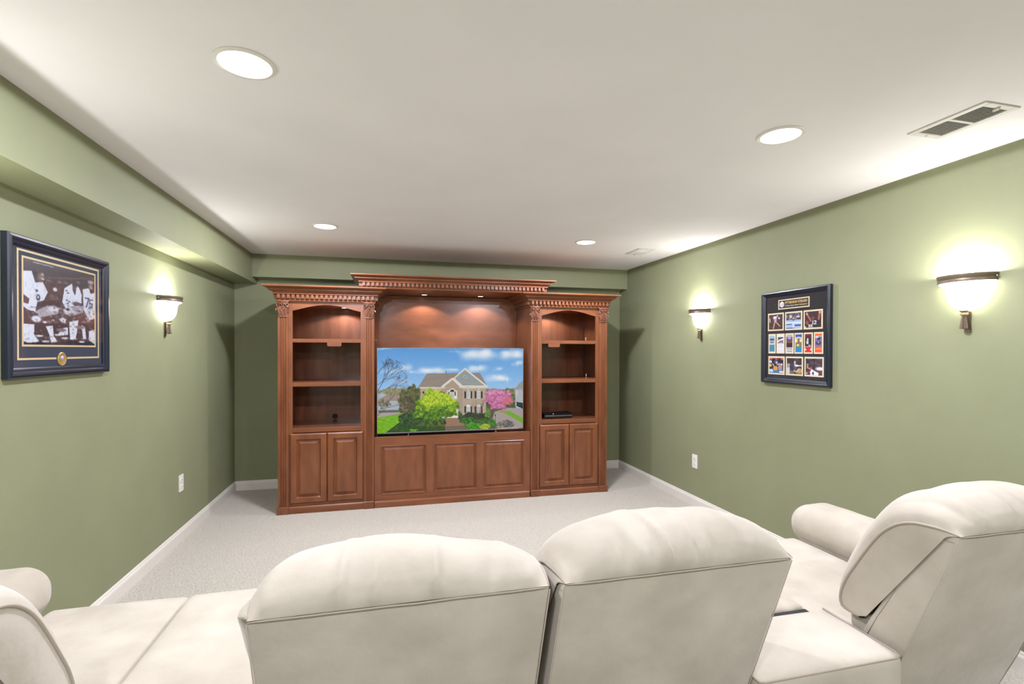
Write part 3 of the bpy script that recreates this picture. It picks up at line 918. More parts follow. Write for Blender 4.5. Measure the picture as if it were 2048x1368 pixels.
    LN(95, 980, 180, 1010, 3, (60, 70, 40)); LN(180, 1010, 260, 1040, 2.5, (60, 70, 40))
    I.grain(3)
    return I


tv = thing('television', 'flat television showing a brick house under a blue sky', 'television', (0, 0, 0))
tx0, tx1, tz0, tz1, ty = -0.099, 1.354, 0.661, 1.489, 4.95
obj('housing', bx((tx0, ty+0.002, tz0), (tx1, ty+0.030, tz1), bev=0.003, seg=2), m_tvb, tv)
obj('under_tv_darkness', bx((tx0+0.01, ty+0.008, tz0-0.034), (tx1-0.30, ty+0.028, tz0+0.01), bev=0.003), m_tvb, tv)  # black box standing in for the darkness and soundbar below the screen
obj('rear_bulge', bx((tx0+0.25, ty+0.030, tz0+0.06), (tx1-0.25, ty+0.060, tz0+0.55), bev=0.01, seg=2), m_tvb, tv)
bm = NB(); e = 0.006
for lo, hi in (((tx0, ty-0.003, tz1-0.004), (tx1, ty+0.004, tz1)), ((tx0, ty-0.003, tz0), (tx1, ty+0.004, tz0+0.010)),
               ((tx0, ty-0.003, tz0+0.010), (tx0+0.004, ty+0.004, tz1-0.004)), ((tx1-0.004, ty-0.003, tz0+0.010), (tx1, ty+0.004, tz1-0.004))):
    box(bm, lo, hi, 0.001)
obj('silver_bezel', bm, m_tvs, tv)
picture('screen', tv_image(), (tx0+0.004, ty+0.0015, tz1-0.004), (tx1-tx0-0.008, 0, 0), (0, 0, -(tz1-tz0-0.014)), m_screen, tv)
for fx, s in ((0.20, -1), (1.06, 1)):
    bm = NB()
    tube(bm, [(fx, ty+0.012, tz0+0.004), (fx+s*0.012, ty-0.055, 0.611), (fx+s*0.013, ty-0.085, 0.608)], 0.006, 8)
    tube(bm, [(fx, ty+0.018, tz0+0.004), (fx+s*0.012, ty+0.075, 0.611), (fx+s*0.013, ty+0.105, 0.608)], 0.006, 8)
    obj('foot', bm, m_silver, tv, smooth=True)
tv_logo = bx((0.615, ty-0.001, tz0-0.009), (0.650, ty+0.006, tz0+0.001), bev=0.002); obj('sensor_tab', tv_logo, m_tvb, tv)

# black disc player on the right tower's deck
dp = thing('disc_player', 'black disc player with a curved lid and thin silver edge on the right lower shelf', 'media player', (1.72, 5.05, 0.762))
bm = NB()
pts = [(-0.150, 0.006), (-0.150, 0.030)]
for i in range(11):
    u = i/10; pts.append((-0.150+0.290*u, 0.030+0.030*math.sin(PI*(0.15+0.85*u))**0.9))
pts += [(0.140, 0.006)]
prism(bm, [(a, b) for a, b in pts], 0, -0.155, 0.150); obj('body', bm, m_tvb, dp, smooth=True, sharp=35)
obj('silver_edge', bx((-0.150, -0.154, 0.026), (0.148, -0.148, 0.030), bev=0.001), m_silver, dp)
obj('disc_slot', bx((-0.10, -0.1515, 0.014), (0.06, -0.1495, 0.017)), m_dark, dp)
for sx_ in (-0.12, 0.12):
    for sy_ in (-0.12, 0.11):
        obj('rubber_foot', bx((sx_-0.012, sy_-0.012, 0), (sx_+0.012, sy_+0.012, 0.007), bev=0.002), m_foot, dp)
bm = NB(); bmesh.ops.create_uvsphere(bm, u_segments=10, v_segments=6, radius=0.004); o = obj('status_light', bm, mat('small_white_lamp', (0.9, 0.9, 0.9), 0.4, emis=(1, 1, 1), estr=1.5), dp); o.location = (-0.055, -0.140, 0.046)


# little metal pegs left on the right tower's shelves
def peg(label, x, y, z, mm):
    t = thing('shelf_peg', label, 'peg', (x, y, z), 'loose pegs on the right tower shelves')
    bm = NB(); lathe(bm, [(0.0005, 0), (0.012, 0), (0.012, 0.003), (0.005, 0.005), (0.0045, 0.020), (0.007, 0.024), (0.0075, 0.032), (0.004, 0.037), (0.0005, 0.038)], 16)
    obj('post', bm, mm, t, smooth=True, sharp=40)
    bm = NB(); tube(bm, [(0.006*math.cos(a*2*PI/16), 0, 0.040+0.006*math.sin(a*2*PI/16)) for a in range(16)], 0.0016, 6, close=True); obj('ring', bm, mm, t, smooth=True)
    return t


peg('small white peg standing on the upper shelf of the right tower', 2.115, 5.13, 1.568, m_white)
peg('small silver peg standing on the middle shelf of the right tower', 2.075, 5.02, 1.172, m_silver)


# ---------------------------------------------------------------- framed pictures
def frame_rails(parent, w, h, fw_, dep, m):
    """picture frame in local coords: x = out of wall, y = along wall (width), z = up; one mitred moulding mesh"""
    prof = [(0, 0.0), (0, dep*0.75), (0.10, dep*0.95), (0.30, dep), (0.48, dep*0.92), (0.60, dep*0.72), (0.85, dep*0.62), (1.0, dep*0.50), (1.0, 0.0)]
    bm = NB(); rings = []
    for d, x in prof:
        i = d*fw_
        rings.append([bm.verts.new(p) for p in ((x, -w/2+i, -h/2+i), (x, w/2-i, -h/2+i), (x, w/2-i, h/2-i), (x, -w/2+i, h/2-i))])
    for A, B in zip(rings, rings[1:]):
        for j in range(4): bm.faces.new((A[j], A[(j+1) % 4], B[(j+1) % 4], B[j]))
    return obj('frame', bm, m, parent)


def border(bm, y0, y1, z0, z1, wd, x0, x1, skip=None):
    """thin rectangular line (four strips); skip=(ya,yb) leaves a gap in the bottom strip"""
    box(bm, (x0, y0, z1-wd), (x1, y1, z1)); box(bm, (x0, y0, z0+wd), (x1, y0+wd, z1-wd)); box(bm, (x0, y1-wd, z0+wd), (x1, y1, z1-wd))
    if skip: box(bm, (x0, y0, z0), (x1, skip[0], z0+wd)); box(bm, (x0, skip[1], z0), (x1, y1, z0+wd))
    else: box(bm, (x0, y0, z0), (x1, y1, z0+wd))


# --- left: black-and-white team photo
def team_image():
    I = Img(230, 180, (50, 44, 47))
    def q(x, y):
        u = (x-125)/865; top = 88+237*u; bot = 1172+20*u
        return (u, (y-top)/(bot-top))
    def PL(pts, c, al=1.0): I.poly([q(*p) for p in pts], c, al)
    def EL(x, y, rx, ry, c, al=1.0, soft=0.25): a = q(x, y); hh = (1084-217*a[0]); I.ell(a[0], a[1], rx/865, ry/hh, c, al, soft)
    def LN(x0, y0, x1, y1, w_, c, al=1.0): a = q(x0, y0); b = q(x1, y1); I.line(a[0], a[1], b[0], b[1], w_/865, c, al)
    Wt, Gy, Dk, Md = (192, 200, 212), (150, 148, 155), (34, 28, 32), (74, 52, 52)
    for k in range(30): LN(125, 300+k*7, 1000, 330+k*6, 2, (66, 54, 54), 0.3)
    PL([(340, 380), (540, 400), (560, 760), (300, 700)], (60, 40, 38))
    for x, y in ((395, 372), (525, 390), (470, 490), (430, 560), (600, 400), (760, 400)): EL(x, y, 26, 20, (110, 95, 92), 0.8); EL(x, y-16, 26, 12, (60, 50, 50), 0.8)
    EL(468, 485, 24, 24, (190, 190, 195)); EL(450, 590, 60, 35, (96, 76, 72), 0.6)
    # crowd middle band and lower band
    PL([(125, 700), (1000, 700), (1000, 960), (125, 930)], Md); PL([(125, 900), (1000, 930), (1000, 1200), (125, 1200)], (52, 40, 42))
    PL([(125, 1130), (1000, 1130), (1000, 1200), (125, 1180)], (30, 32, 42))
    # left standing player
    PL([(125, 255), (215, 255), (250, 400), (330, 390), (385, 520), (340, 620), (270, 640), (250, 760), (180, 740), (125, 690)], Wt)
    EL(285, 285, 58, 62, Dk); EL(310, 330, 38, 60, (96, 78, 74)); EL(285, 240, 60, 34, (54, 48, 52)); EL(328, 300, 16, 20, (150, 130, 125)); EL(330, 355, 18, 10, (190, 170, 165))
    PL([(125, 540), (190, 600), (180, 660), (125, 650)], Md); EL(265, 500, 14, 16, (50, 50, 70)); EL(280, 585, 22, 40, (50, 50, 70)); EL(280, 580, 8, 16, Wt)
    PL([(240, 760), (380, 680), (520, 720), (500, 790), (300, 830)], Gy); EL(450, 730, 60, 42, (190, 190, 198)); EL(260, 850, 52, 40, Wt)
    # seated middle player
    PL([(580, 470), (690, 405), (770, 470), (805, 560), (800, 660), (700, 690), (600, 730), (552, 640)], Wt); EL(712, 430, 34, 40, (48, 38, 40)); EL(706, 480, 24, 44, (70, 56, 56)); EL(712, 520, 12, 34, Dk)
    for x, y in ((605, 500), (625, 530), (610, 620), (640, 640), (620, 660)): EL(x, y, 16, 9, (70, 72, 96), 0.9)
    EL(740, 670, 60, 26, (90, 74, 74)); PL([(560, 730), (700, 690), (840, 700), (820, 780), (640, 820)], Gy); EL(640, 760, 70, 40, (175, 175, 184)); EL(620, 735, 24, 14, Dk)
    # right player, number 75
    PL([(820, 490), (900, 480), (940, 550), (1000, 540), (1000, 860), (900, 870), (830, 740)], Wt); EL(935, 440, 44, 50, (60, 52, 54)); EL(932, 410, 42, 22, (150, 140, 140)); EL(935, 475, 26, 40, (140, 122, 118)); EL(940, 520, 20, 26, (46, 38, 42))
    NC = (52, 54, 80)
    LN(855, 600, 905, 608, 11, NC); LN(905, 608, 872, 705, 11, NC)
    LN(965, 632, 918, 626, 9, NC); LN(918, 626, 915, 670, 9, NC); LN(915, 670, 955, 678, 9, NC); LN(955, 678, 950, 722, 9, NC); LN(950, 722, 905, 722, 9, NC)
    # legs and shoes
    for pts in (((125, 910), (240, 915), (235, 1040), (290, 1135), (170, 1145), (125, 1120)), ((360, 940), (440, 935), (450, 1060), (495, 1135), (420, 1145), (400, 1050)),
                ((640, 890), (760, 870), (740, 1010), (720, 1100), (650, 1110), (640, 1000)), ((800, 930), (850, 960), (865, 1100), (820, 1110)), ((905, 1010), (1000, 990), (1000, 1180), (900, 1120)),
                ((500, 1040), (570, 960), (620, 960), (620, 1050), (560, 1060))): PL(pts, Wt)
    for x, y in ((360, 1130), (580, 1090), (800, 1140), (690, 1100), (290, 1060), (500, 1050)): EL(x, y, 44, 12, (205, 210, 220), 0.9)
    EL(560, 870, 34, 34, (196, 200, 208)); EL(350, 890, 22, 14, (190, 190, 196)); EL(780, 960, 70, 18, (120, 108, 112)); EL(540, 990, 60, 22, (112, 100, 104))
    for _ in range(160): EL(rng.uniform(150, 980), rng.uniform(700, 1140), rng.uniform(6, 18), rng.uniform(3, 9), [(170, 165, 170), Dk, Md, (110, 96, 96)][rng.randint(4)], 0.55, 0.4)
    # folds in the jerseys and shade across the crowd
    for _ in range(260):
        x, y = rng.uniform(130, 990), rng.uniform(300, 1150); LN(x, y, x+rng.uniform(-30, 30), y+rng.uniform(20, 70), rng.uniform(2, 6), [(120, 122, 134), (150, 152, 162), (96, 92, 100)][rng.randint(3)], 0.33)
    for _ in range(120): EL(rng.uniform(340, 980), rng.uniform(680, 900), rng.uniform(8, 24), rng.uniform(5, 14), [(196, 198, 206), (60, 46, 46), (132, 126, 132)][rng.randint(3)], 0.5, 0.6)
    I.blur(1)
    # signature
    px, py = 225, 150
    for k in range(26):
        nx, ny = px+8.5, 150+2.2*k+rng.uniform(-14, 12)*(1 if k < 8 else 0.5)
        LN(px, py, nx, ny, 3, (200, 200, 205), 0.8); px, py = nx, ny
    I.grain(4)
    return I


tp = thing('framed_team_photo', 'black framed black-and-white team photo with gold medallion on the left wall', 'picture', (XL+0.001, 2.887, 1.651))
W_, H_ = 0.770, 0.614
frame_rails(tp, W_, H_, 0.046, 0.030, m_frame)
obj('mat_board', bx((0.0, -W_/2+0.03, -H_/2+0.03), (0.010, W_/2-0.03, H_/2-0.03)), m_matbd, tp)
yo = 2.887; zo = 1.651
bm = NB(); border(bm, 2.577-yo, 3.197-yo, 1.422-zo, 1.903-zo, 0.009, 0.010, 0.0115, (2.835-yo, 2.918-yo)); obj('gold_outer_line', bm, m_gold, tp)
bm = NB(); border(bm, 2.606-yo, 3.166-yo, 1.481-zo, 1.876-zo, 0.009, 0.010, 0.0115); obj('gold_inner_line', bm, m_gold, tp)
picture('photo_print', team_image(), (0.0106, 2.614-yo, 1.868-zo), (0, 0.544, 0), (0, 0, -0.379), m_print, tp)
bm = NB(); lathe(bm, [(0.033, 0), (0.033, 0.003), (0.030, 0.005), (0.026, 0.0035), (0.0005, 0.0038)], 36)
md = obj('medallion', bm, m_medal, tp, smooth=True, sharp=40); md.rotation_euler = (0, R(90), 0); md.location = (0.010, 2.876-yo, 1.4225-zo)
bm = NB(); lathe(bm, [(0.010, 0.0035), (0.009, 0.0055), (0.0005, 0.006)], 20, (-0.006, 0, 0)); obj('medallion_centre', bm, mat('pale_blue_enamel', (0.45, 0.55, 0.68), 0.4), md, smooth=True)
obj('picture_glass', bx((0.0165, -W_/2+0.040, -H_/2+0.040), (0.018, W_/2-0.040, H_/2-0.040)), m_glass, tp)


# --- right: collage of photos and tickets.  wall normal is -X; local frame turned by 180 deg (local y = -world Y)
cf = thing('framed_collage', 'black framed collage of sports photos and ticket stubs on the right wall', 'picture', (XR-0.001, 2.957, 1.567))
cf.rotation_euler = (0, 0, PI)
W2_, H2_ = 0.612, 0.676
frame_rails(cf, W2_, H2_, 0.036, 0.030, m_frame)
obj('mat_board', bx((0.0, -W2_/2+0.02, -H2_/2+0.02), (0.010, W2_/2-0.02, H2_/2-0.02)), mat('black_mat_board', (0.014, 0.012, 0.014), 0.8), cf)
cy, cz = 2.957, 1.567


def LY(Y): return -(Y-cy)


def inset(name, Y0, Y1, z0, z1, m_b, img, mrg=0.011, kidname='print'):
    """Y0 = far (image-left) edge world Y, Y1 = near edge"""
    a, b = LY(Y0), LY(Y1)
    o = obj(name, bx((0.010, a, z0-cz), (0.0125, b, z1-cz), bev=0.0006), m_b, cf)
    if img is not None:
        picture(kidname, img, (0.0128, a+mrg, z1-cz-mrg), (0, b-a-2*mrg, 0), (0, 0, -(z1-z0-2*mrg)), m_print, o)
    return o


def action(kind):
    I = Img(44, 40, (60, 38, 40)); E_ = I.ell; W = (215, 212, 215)
    if kind == 0:
        I.speck(.5, .5, .6, .5, [(78, 48, 50), (52, 32, 36), (96, 62, 60)], 120, .035, 1, .7)
        E_(.45, .22, .13, .10, (235, 232, 240), 1, .3); E_(.62, .12, .05, .05, W); E_(.48, .38, .10, .14, (170, 160, 190), 1, .3); I.line(.44, .5, .34, .92, .05, (196, 160, 120)); I.line(.52, .5, .8, .78, .045, (196, 160, 120)); E_(.74, .26, .05, .07, W); I.line(.08, .25, .1, .5, .03, W)
    if kind == 1:
        I.speck(.5, .25, .6, .28, [(110, 104, 130), (70, 66, 90), (150, 140, 155), (60, 50, 60)], 140, .04, 1, .8)
        I.rect(0, .46, 1, 1, (150, 178, 215)); I.rect(0, .6, 1, .66, (225, 232, 240)); I.rect(0, .68, .4, .74, (80, 105, 130)); I.rect(.6, .76, 1, .86, (50, 60, 110)); I.rect(0, .93, .6, 1, (66, 84, 128))
        E_(.32, .22, .09, .10, (190, 180, 160)); I.line(.5, .35, .5, .92, .06, (200, 200, 205)); E_(.5, .45, .05, .07, (60, 50, 40)); E_(.8, .25, .12, .06, (190, 195, 215))
    if kind == 2:
        I.rect(0, 0, 1, 1, (44, 24, 28)); I.line(.14, .14, .38, .58, .06, (170, 96, 76)); I.line(.9, .08, .84, .5, .07, (168, 88, 68)); E_(.14, .14, .06, .08, (205, 140, 120)); E_(.9, .1, .07, .09, (205, 140, 120))
        E_(.5, .42, .09, .1, (96, 58, 50)); E_(.16, .68, .09, .12, (130, 66, 56)); I.rect(.25, .62, .8, 1, (24, 18, 34))
        for a, b, c, d in ((.5, .6, .5, .78), (.58, .6, .68, .6), (.68, .6, .68, .68), (.68, .68, .58, .78), (.58, .78, .7, .78), (.24, .82, .33, .82), (.33, .82, .28, .87), (.28, .87, .33, .9), (.33, .93, .24, .93), (.38, .82, .46, .83), (.46, .83, .38, .93), (.38, .93, .48, .93)): I.line(a, b, c, d, .026, W)
        E_(.06, .94, .04, .04, W)
    if kind == 3:
        I.rect(0, 0, 1, .12, (205, 96, 76)); I.speck(.5, .4, .55, .3, [(22, 22, 26), (36, 34, 40), (60, 56, 70)], 120, .06, 1, .8); I.rect(0, .72, 1, 1, (70, 112, 150))
        E_(.5, .28, .15, .12, (90, 80, 96)); E_(.52, .32, .05, .06, W); E_(.1, .27, .09, .09, (190, 205, 225)); E_(.08, .5, .1, .09, (214, 164, 50)); E_(.45, .68, .16, .14, (206, 140, 60)); E_(.78, .6, .14, .2, (170, 130, 130)); E_(.88, .42, .06, .06, W); E_(.15, .84, .14, .1, (170, 205, 225)); E_(.85, .9, .16, .06, (215, 215, 215)); I.line(.25, .4, .35, .55, .04, (190, 175, 185)); I.line(.55, .45, .75, .38, .03, W)
    if kind == 4:
        I.speck(.5, .4, .6, .5, [(62, 52, 50), (46, 38, 38), (84, 70, 66)], 150, .05, 1, .8); I.rect(0, .78, 1, 1, (110, 100, 66))
        I.line(.55, .25, .52, .8, .05, (190, 190, 200)); E_(.55, .24, .05, .05, W); E_(.56, .6, .12, .16, (80, 80, 104)); E_(.66, .46, .12, .06, W); I.line(.66, .48, .95, .46, .04, W); I.rect(.02, .36, .2, .56, (150, 150, 168)); I.rect(.02, .58, .2, .98, (196, 194, 214)); E_(.85, .78, .16, .16, (180, 140, 96)); I.line(.5, .95, .8, .7, .035, (220, 205, 185)); E_(.55, .92, .08, .05, (25, 22, 22))
    if kind == 5:
        I.speck(.5, .35, .6, .5, [(86, 70, 80), (64, 54, 58), (110, 96, 100)], 150, .05, 1, .7); I.rect(0, .75, 1, 1, (96, 60, 72)); E_(.85, .6, .24, .1, (225, 225, 230), 1, .4); E_(.14, .2, .1, .12, (44, 40, 34)); I.line(.14, .36, .12, .56, .05, (196, 128, 96)); I.line(.12, .56, .35, .66, .05, (196, 128, 96))
        E_(.5, .56, .1, .08, (50, 34, 34)); I.poly([(.28, .8), (.38, .64), (.62, .78), (.78, .84), (.75, 1), (.3, 1)], (232, 226, 236)); I.line(.47, .8, .4, .9, .03, (30, 30, 60)); I.line(.4, .9, .5, .9, .025, (30, 30, 60)); I.line(.47, .8, .47, .98, .03, (30, 30, 60)); E_(.08, .88, .04, .04, W)
    I.grain(6); return I


def ticket(kind):
    I = Img(22, 46, (205, 205, 200)); E_ = I.ell
    if kind == 0: I.rect(0, .05, 1, .58, (150, 178, 178)); E_(.5, .26, .46, .07, (46, 84, 168)); E_(.5, .44, .3, .05, (150, 80, 76)); E_(.5, .5, .45, .03, (200, 225, 235)); I.rect(0, .56, 1, .95, (70, 132, 158)); I.rect(.1, .62, .9, .64, (40, 90, 120)); I.rect(.1, .76, .9, .78, (40, 90, 120))
    if kind == 1: I.rect(0, 0, 1, 1, (214, 214, 216)); I.rect(.1, .14, .95, .5, (120, 110, 120)); I.rect(.1, .14, .95, .24, (50, 60, 56)); I.line(.1, .38, .9, .24, .06, (225, 225, 228)); I.line(.1, .46, .6, .34, .04, (140, 60, 60)); E_(.5, .5, .4, .04, (160, 200, 225)); [I.rect(.15, z, .85, z+.012, (170, 170, 178)) for z in (.6, .66, .78, .86, .9)]
    if kind == 2: I.rect(0, 0, 1, .12, (190, 176, 178)); I.rect(0, .12, 1, .4, (70, 66, 120)); I.rect(0, .34, 1, .48, (120, 70, 66)); E_(.5, .2, .3, .06, (150, 150, 205)); I.rect(0, .48, 1, .72, (34, 34, 32)); I.rect(0, .72, 1, 1, (186, 180, 186)); [I.rect(.15, z, .85, z+.015, (96, 90, 100)) for z in (.04, .78, .86, .94)]
    if kind == 3: I.rect(0, 0, 1, .2, (36, 86, 158)); E_(.5, .18, .4, .04, (170, 170, 210)); I.rect(0, .24, 1, .5, (120, 100, 120)); E_(.14, .35, .22, .11, (226, 208, 70)); E_(.86, .35, .24, .09, (222, 210, 100)); I.rect(.45, .25, .55, .5, (110, 60, 60)); I.rect(0, .5, 1, .72, (110, 120, 84)); E_(.4, .6, .2, .05, (215, 205, 160)); I.rect(0, .72, 1, 1, (30, 124, 180))
    if kind == 4: I.rect(0, 0, 1, .68, (78, 26, 32)); I.rect(0, 0, 1, .1, (110, 30, 30)); I.rect(.05, .22, .9, .66, (30, 26, 34)); E_(.42, .3, .12, .06, (210, 205, 205)); I.rect(.25, .38, .55, .54, (190, 190, 196)); E_(.7, .62, .2, .03, (160, 165, 185)); I.rect(0, .69, 1, 1, (200, 34, 26)); E_(0, .84, .22, .06, (225, 205, 175)); E_(1, .84, .22, .06, (225, 205, 175))
    if kind == 5: I.rect(0, 0, 1, .14, (226, 92, 38)); I.rect(0, .15, 1, .7, (110, 108, 150)); E_(.55, .27, .22, .08, (38, 32, 44)); E_(.3, .2, .25, .04, (190, 190, 210)); E_(.5, .5, .4, .1, (58, 56, 92)); E_(.5, .46, .1, .04, (190, 150, 150)); I.rect(0, .7, 1, 1, (226, 82, 36)); I.rect(.1, .77, .9, .85, (236, 130, 60))
    I.grain(5); return I


for i, (a, b) in enumerate(((3.209, 3.053), (3.041, 2.886), (2.875, 2.717))):
    inset('photo_card', a, b, 1.616, 1.748, m_cream, action(i))
for i, (a, b) in enumerate(((3.202, 3.043), (3.032, 2.877), (2.865, 2.707))):
    inset('photo_card', a, b, 1.292, 1.427, m_cream, action(3+i))
for i, (a, b) in enumerate(((3.202, 3.130), (3.122, 3.045), (3.037, 2.961), (2.954, 2.879), (2.871, 2.796), (2.788, 2.712))):
    inset('ticket_stub', a, b, 1.448, 1.594, m_cream, ticket(i), 0.010)
pl = inset('title_plaque', 3.107, 2.826, 1.771, 1.842, m_cream, None)
a, b = LY(3.107)+0.010, LY(2.826)-0.008
obj('black_field', bx((0.0125, a, 1.779-cz), (0.0132, b, 1.834-cz)), mat('plaque_black', (0.008, 0.007, 0.01), 0.6), pl)
m_gl = mat('gold_lettering', (0.75, 0.46, 0.08), 0.5)
m_wl = mat('pale_lettering', (0.72, 0.55, 0.25), 0.5)
for s_, yy, zz, wd, hh, mm in (('PITTSBURGH STEELERS', a+0.056, 1.8085, b-a-0.064, 0.0175, m_gl), ('6-Time Super Bowl Champions', a+0.056, 1.7900, b-a-0.064, 0.0125, m_wl)):
    me = text_mesh(s_, 0.02, 0.0003, 0.0003)
    xs = [v.co.x for v in me.vertices]; ys = [v.co.y for v in me.vertices]
    kx = wd/(max(xs)-min(xs)); ky = hh/(max(ys)-min(ys))
    for v in me.vertices:
        x_, y_, z_ = v.co
        v.co = (0.0134+z_, yy+(x_-min(xs))*kx, zz-cz+(y_-0)*ky)
    link('lettering', me, mm, pl)
# round emblem: white disc, grey ring, three four-pointed stars
ey, ez = a+0.027, 1.8065-cz
bm = NB(); lathe(bm, [(0.0205, 0), (0.0205, 0.0008), (0.0005, 0.0009)], 32)
em = obj('round_emblem', bm, mat('emblem_white', (0.72, 0.72, 0.78), 0.5), pl); em.rotation_euler = (0, R(90), 0); em.location = (0.0132, ey, ez)
def astroid(cx_, cy_, r, m, x=0.0143):
    bm = NB(); vs = [bm.verts.new((x, ey+cx_+r*math.cos(t)**3, ez+cy_+r*math.sin(t)**3)) for t in [2*PI*k/32 for k in range(32)]]
    bm.faces.new(vs); o = obj('emblem_star', bm, m, pl)
    return o
astroid(0.006, 0.0085, 0.0065, m_gl); astroid(0.0110, 0.0005, 0.0065, mat('emblem_red', (0.35, 0.04, 0.04), 0.5)); astroid(0.004, -0.0075, 0.0065, mat('emblem_blue', (0.03, 0.06, 0.2), 0.5))
me = text_mesh('Steelers', 0.0062, 0.0001, 0.0001)
for v in me.vertices:
    x_, y_, z_ = v.co; v.co = (0.0143+z_, ey-0.0180+x_*0.75, ez-0.0015+y_)
link('lettering', me, mat('emblem_lettering', (0.08, 0.08, 0.1), 0.5), pl)
obj('picture_glass', bx((0.0165, -W2_/2+0.032, -H2_/2+0.032), (0.018, W2_/2-0.032, H2_/2-0.032)), m_glass, cf)


# ---------------------------------------------------------------- sectional seating
def interp(pts, n):
    P = [Vector(p) for p in pts]; K = len(P)
    out = []
    # catmull-rom, then resample by length
    dense = []
    for i in range(K-1):
        p0 = P[max(0, i-1)]; p1 = P[i]; p2 = P[i+1]; p3 = P[min(K-1, i+2)]
        for j in range(12):
            t = j/12
            dense.append(0.5*((2*p1)+(-p0+p2)*t+(2*p0-5*p1+4*p2-p3)*t*t+(-p0+3*p1-3*p2+p3)*t**3))
    dense.append(P[-1])
    L = [0]
    for a, b in zip(dense, dense[1:]): L.append(L[-1]+(b-a).length)
    j = 0
    for i in range(n):
        s = L[-1]*i/(n-1)
        while j < len(L)-2 and L[j+1] < s: j += 1
        t = (s-L[j])/max(1e-9, L[j+1]-L[j]); out.append(dense[j].lerp(dense[j+1], min(1, t)))
    return out


SIDE = [(1.030, 0.957), (1.065, 0.962), (1.105, 0.962), (1.155, 0.955), (1.205, 0.932), (1.253, 0.888), (1.296, 0.826), (1.340, 0.752), (1.377, 0.685), (1.396, 0.624), (1.385, 0.590), (1.330, 0.585)]
MID = [(1.030, 0.957), (1.021, 0.990), (1.062, 1.038), (1.130, 1.058), (1.210, 1.045), (1.285, 1.000), (1.350, 0.920), (1.405, 0.820), (1.440, 0.720), (1.445, 0.630), (1.410, 0.575), (1.330, 0.560)]


def fold(x, s, seed):
    """small pleats that gather at the rear seam"""
    r = random.Random(seed); v = 0
    for k in range(13):
        cx = r.uniform(0.03, 0.97); wd = r.uniform(0.012, 0.030); am = r.uniform(0.3, 1.0)*r.choice((1, 1, -1)); sl = r.uniform(-0.35, 0.35); ln = r.uniform(0.07, 0.26)
        d = (x-cx-sl*s)/wd
        v += am*math.exp(-d*d)*math.exp(-(s/ln)**2)*min(1, s/0.03+0.2)
    return v


def back_cushion(parent, x0, x1, seed, dz=0.0, slump=0.0, lobe=0.006):
    ns, nx = 44, 96
    Sd = interp([(0, a, b) for a, b in SIDE], ns); Md_ = interp([(0, a, b+dz) for a, b in MID], ns)
    bm = NB(); G_ = []
    w_ = x1-x0
    for i in range(nx+1):
        u = i/nx
        # ease the ends for a rounded shoulder
        e = abs(2*u-1); cr = max(0.0, 1-e**3.2)**0.50*(1-slump*u**1.5)*(0.90+0.10*math.sin(PI*u))
        row = []
        for j in range(ns):
            s = j/(ns-1)
            p = Sd[j].lerp(Md_[j], cr)
            f = fold(u, s, seed)*0.015*min(1, cr*1.2)
            nz = mnoise.noise(Vector((u*5+seed, s*4, seed*1.7)))*0.010*cr
            pinch = 0.012*max(0, 1-e)**0
            xin = 0.008*(1-min(1, s*7))
            q = Vector((x0+xin+(w_-2*xin)*u, p.y, p.z))
            c = Vector((0, 1.20, 0.78)); d = (Vector((0, p.y, p.z))-c).normalized()
            k = (f*min(1, s*22)+nz*min(1, s*8))*min(1, (1-s)*7)
            q += Vector((0, d.y, d.z))*k
            row.append(bm.verts.new(q))
        G_.append(row)
    for i in range(nx):
        for j in range(ns-1):
            bm.faces.new((G_[i][j], G_[i+1][j], G_[i+1][j+1], G_[i][j+1]))
    # side cheeks, slightly domed
    for row, sx_ in ((G_[0], -1), (G_[-1], 1)):
        base = [Vector((row[ns//2].co.x, 1.060+(1.30-1.060)*(j/(ns-1)), 0.950+(0.600-0.950)*(j/(ns-1)))) for j in range(ns)]
        prevr = row
        for k in range(1, 7):
            t = k/6; cur = []
            for j in range(ns):
                p = row[j].co.lerp(base[j], t); p.x += sx_*(lobe if sx_ < 0 else 0.006)*math.sin(PI*min(1, t*1.0))*math.sin(PI*j/(ns-1))**0.5
                cur.append(bm.verts.new(p))
            for j in range(ns-1): bm.faces.new((prevr[j], prevr[j+1], cur[j+1], cur[j]))
            prevr = cur
    o = obj('back_cushion', bm, m_suede, parent, smooth=True, sharp=60)
    for x, s in ((x0, -1), (x1, 1)):
        bm = NB(); tube(bm, [(x-s*(0.008*(1-min(1, j/(ns-1)*7))-0.0005), p.y, p.z) for j, p in enumerate(Sd)], [0.0046*min(1, 0.25+j/5, 0.25+(ns-1-j)/5) for j in range(ns)], 8); obj('piping', bm, m_pipe, o, smooth=True)
    return o


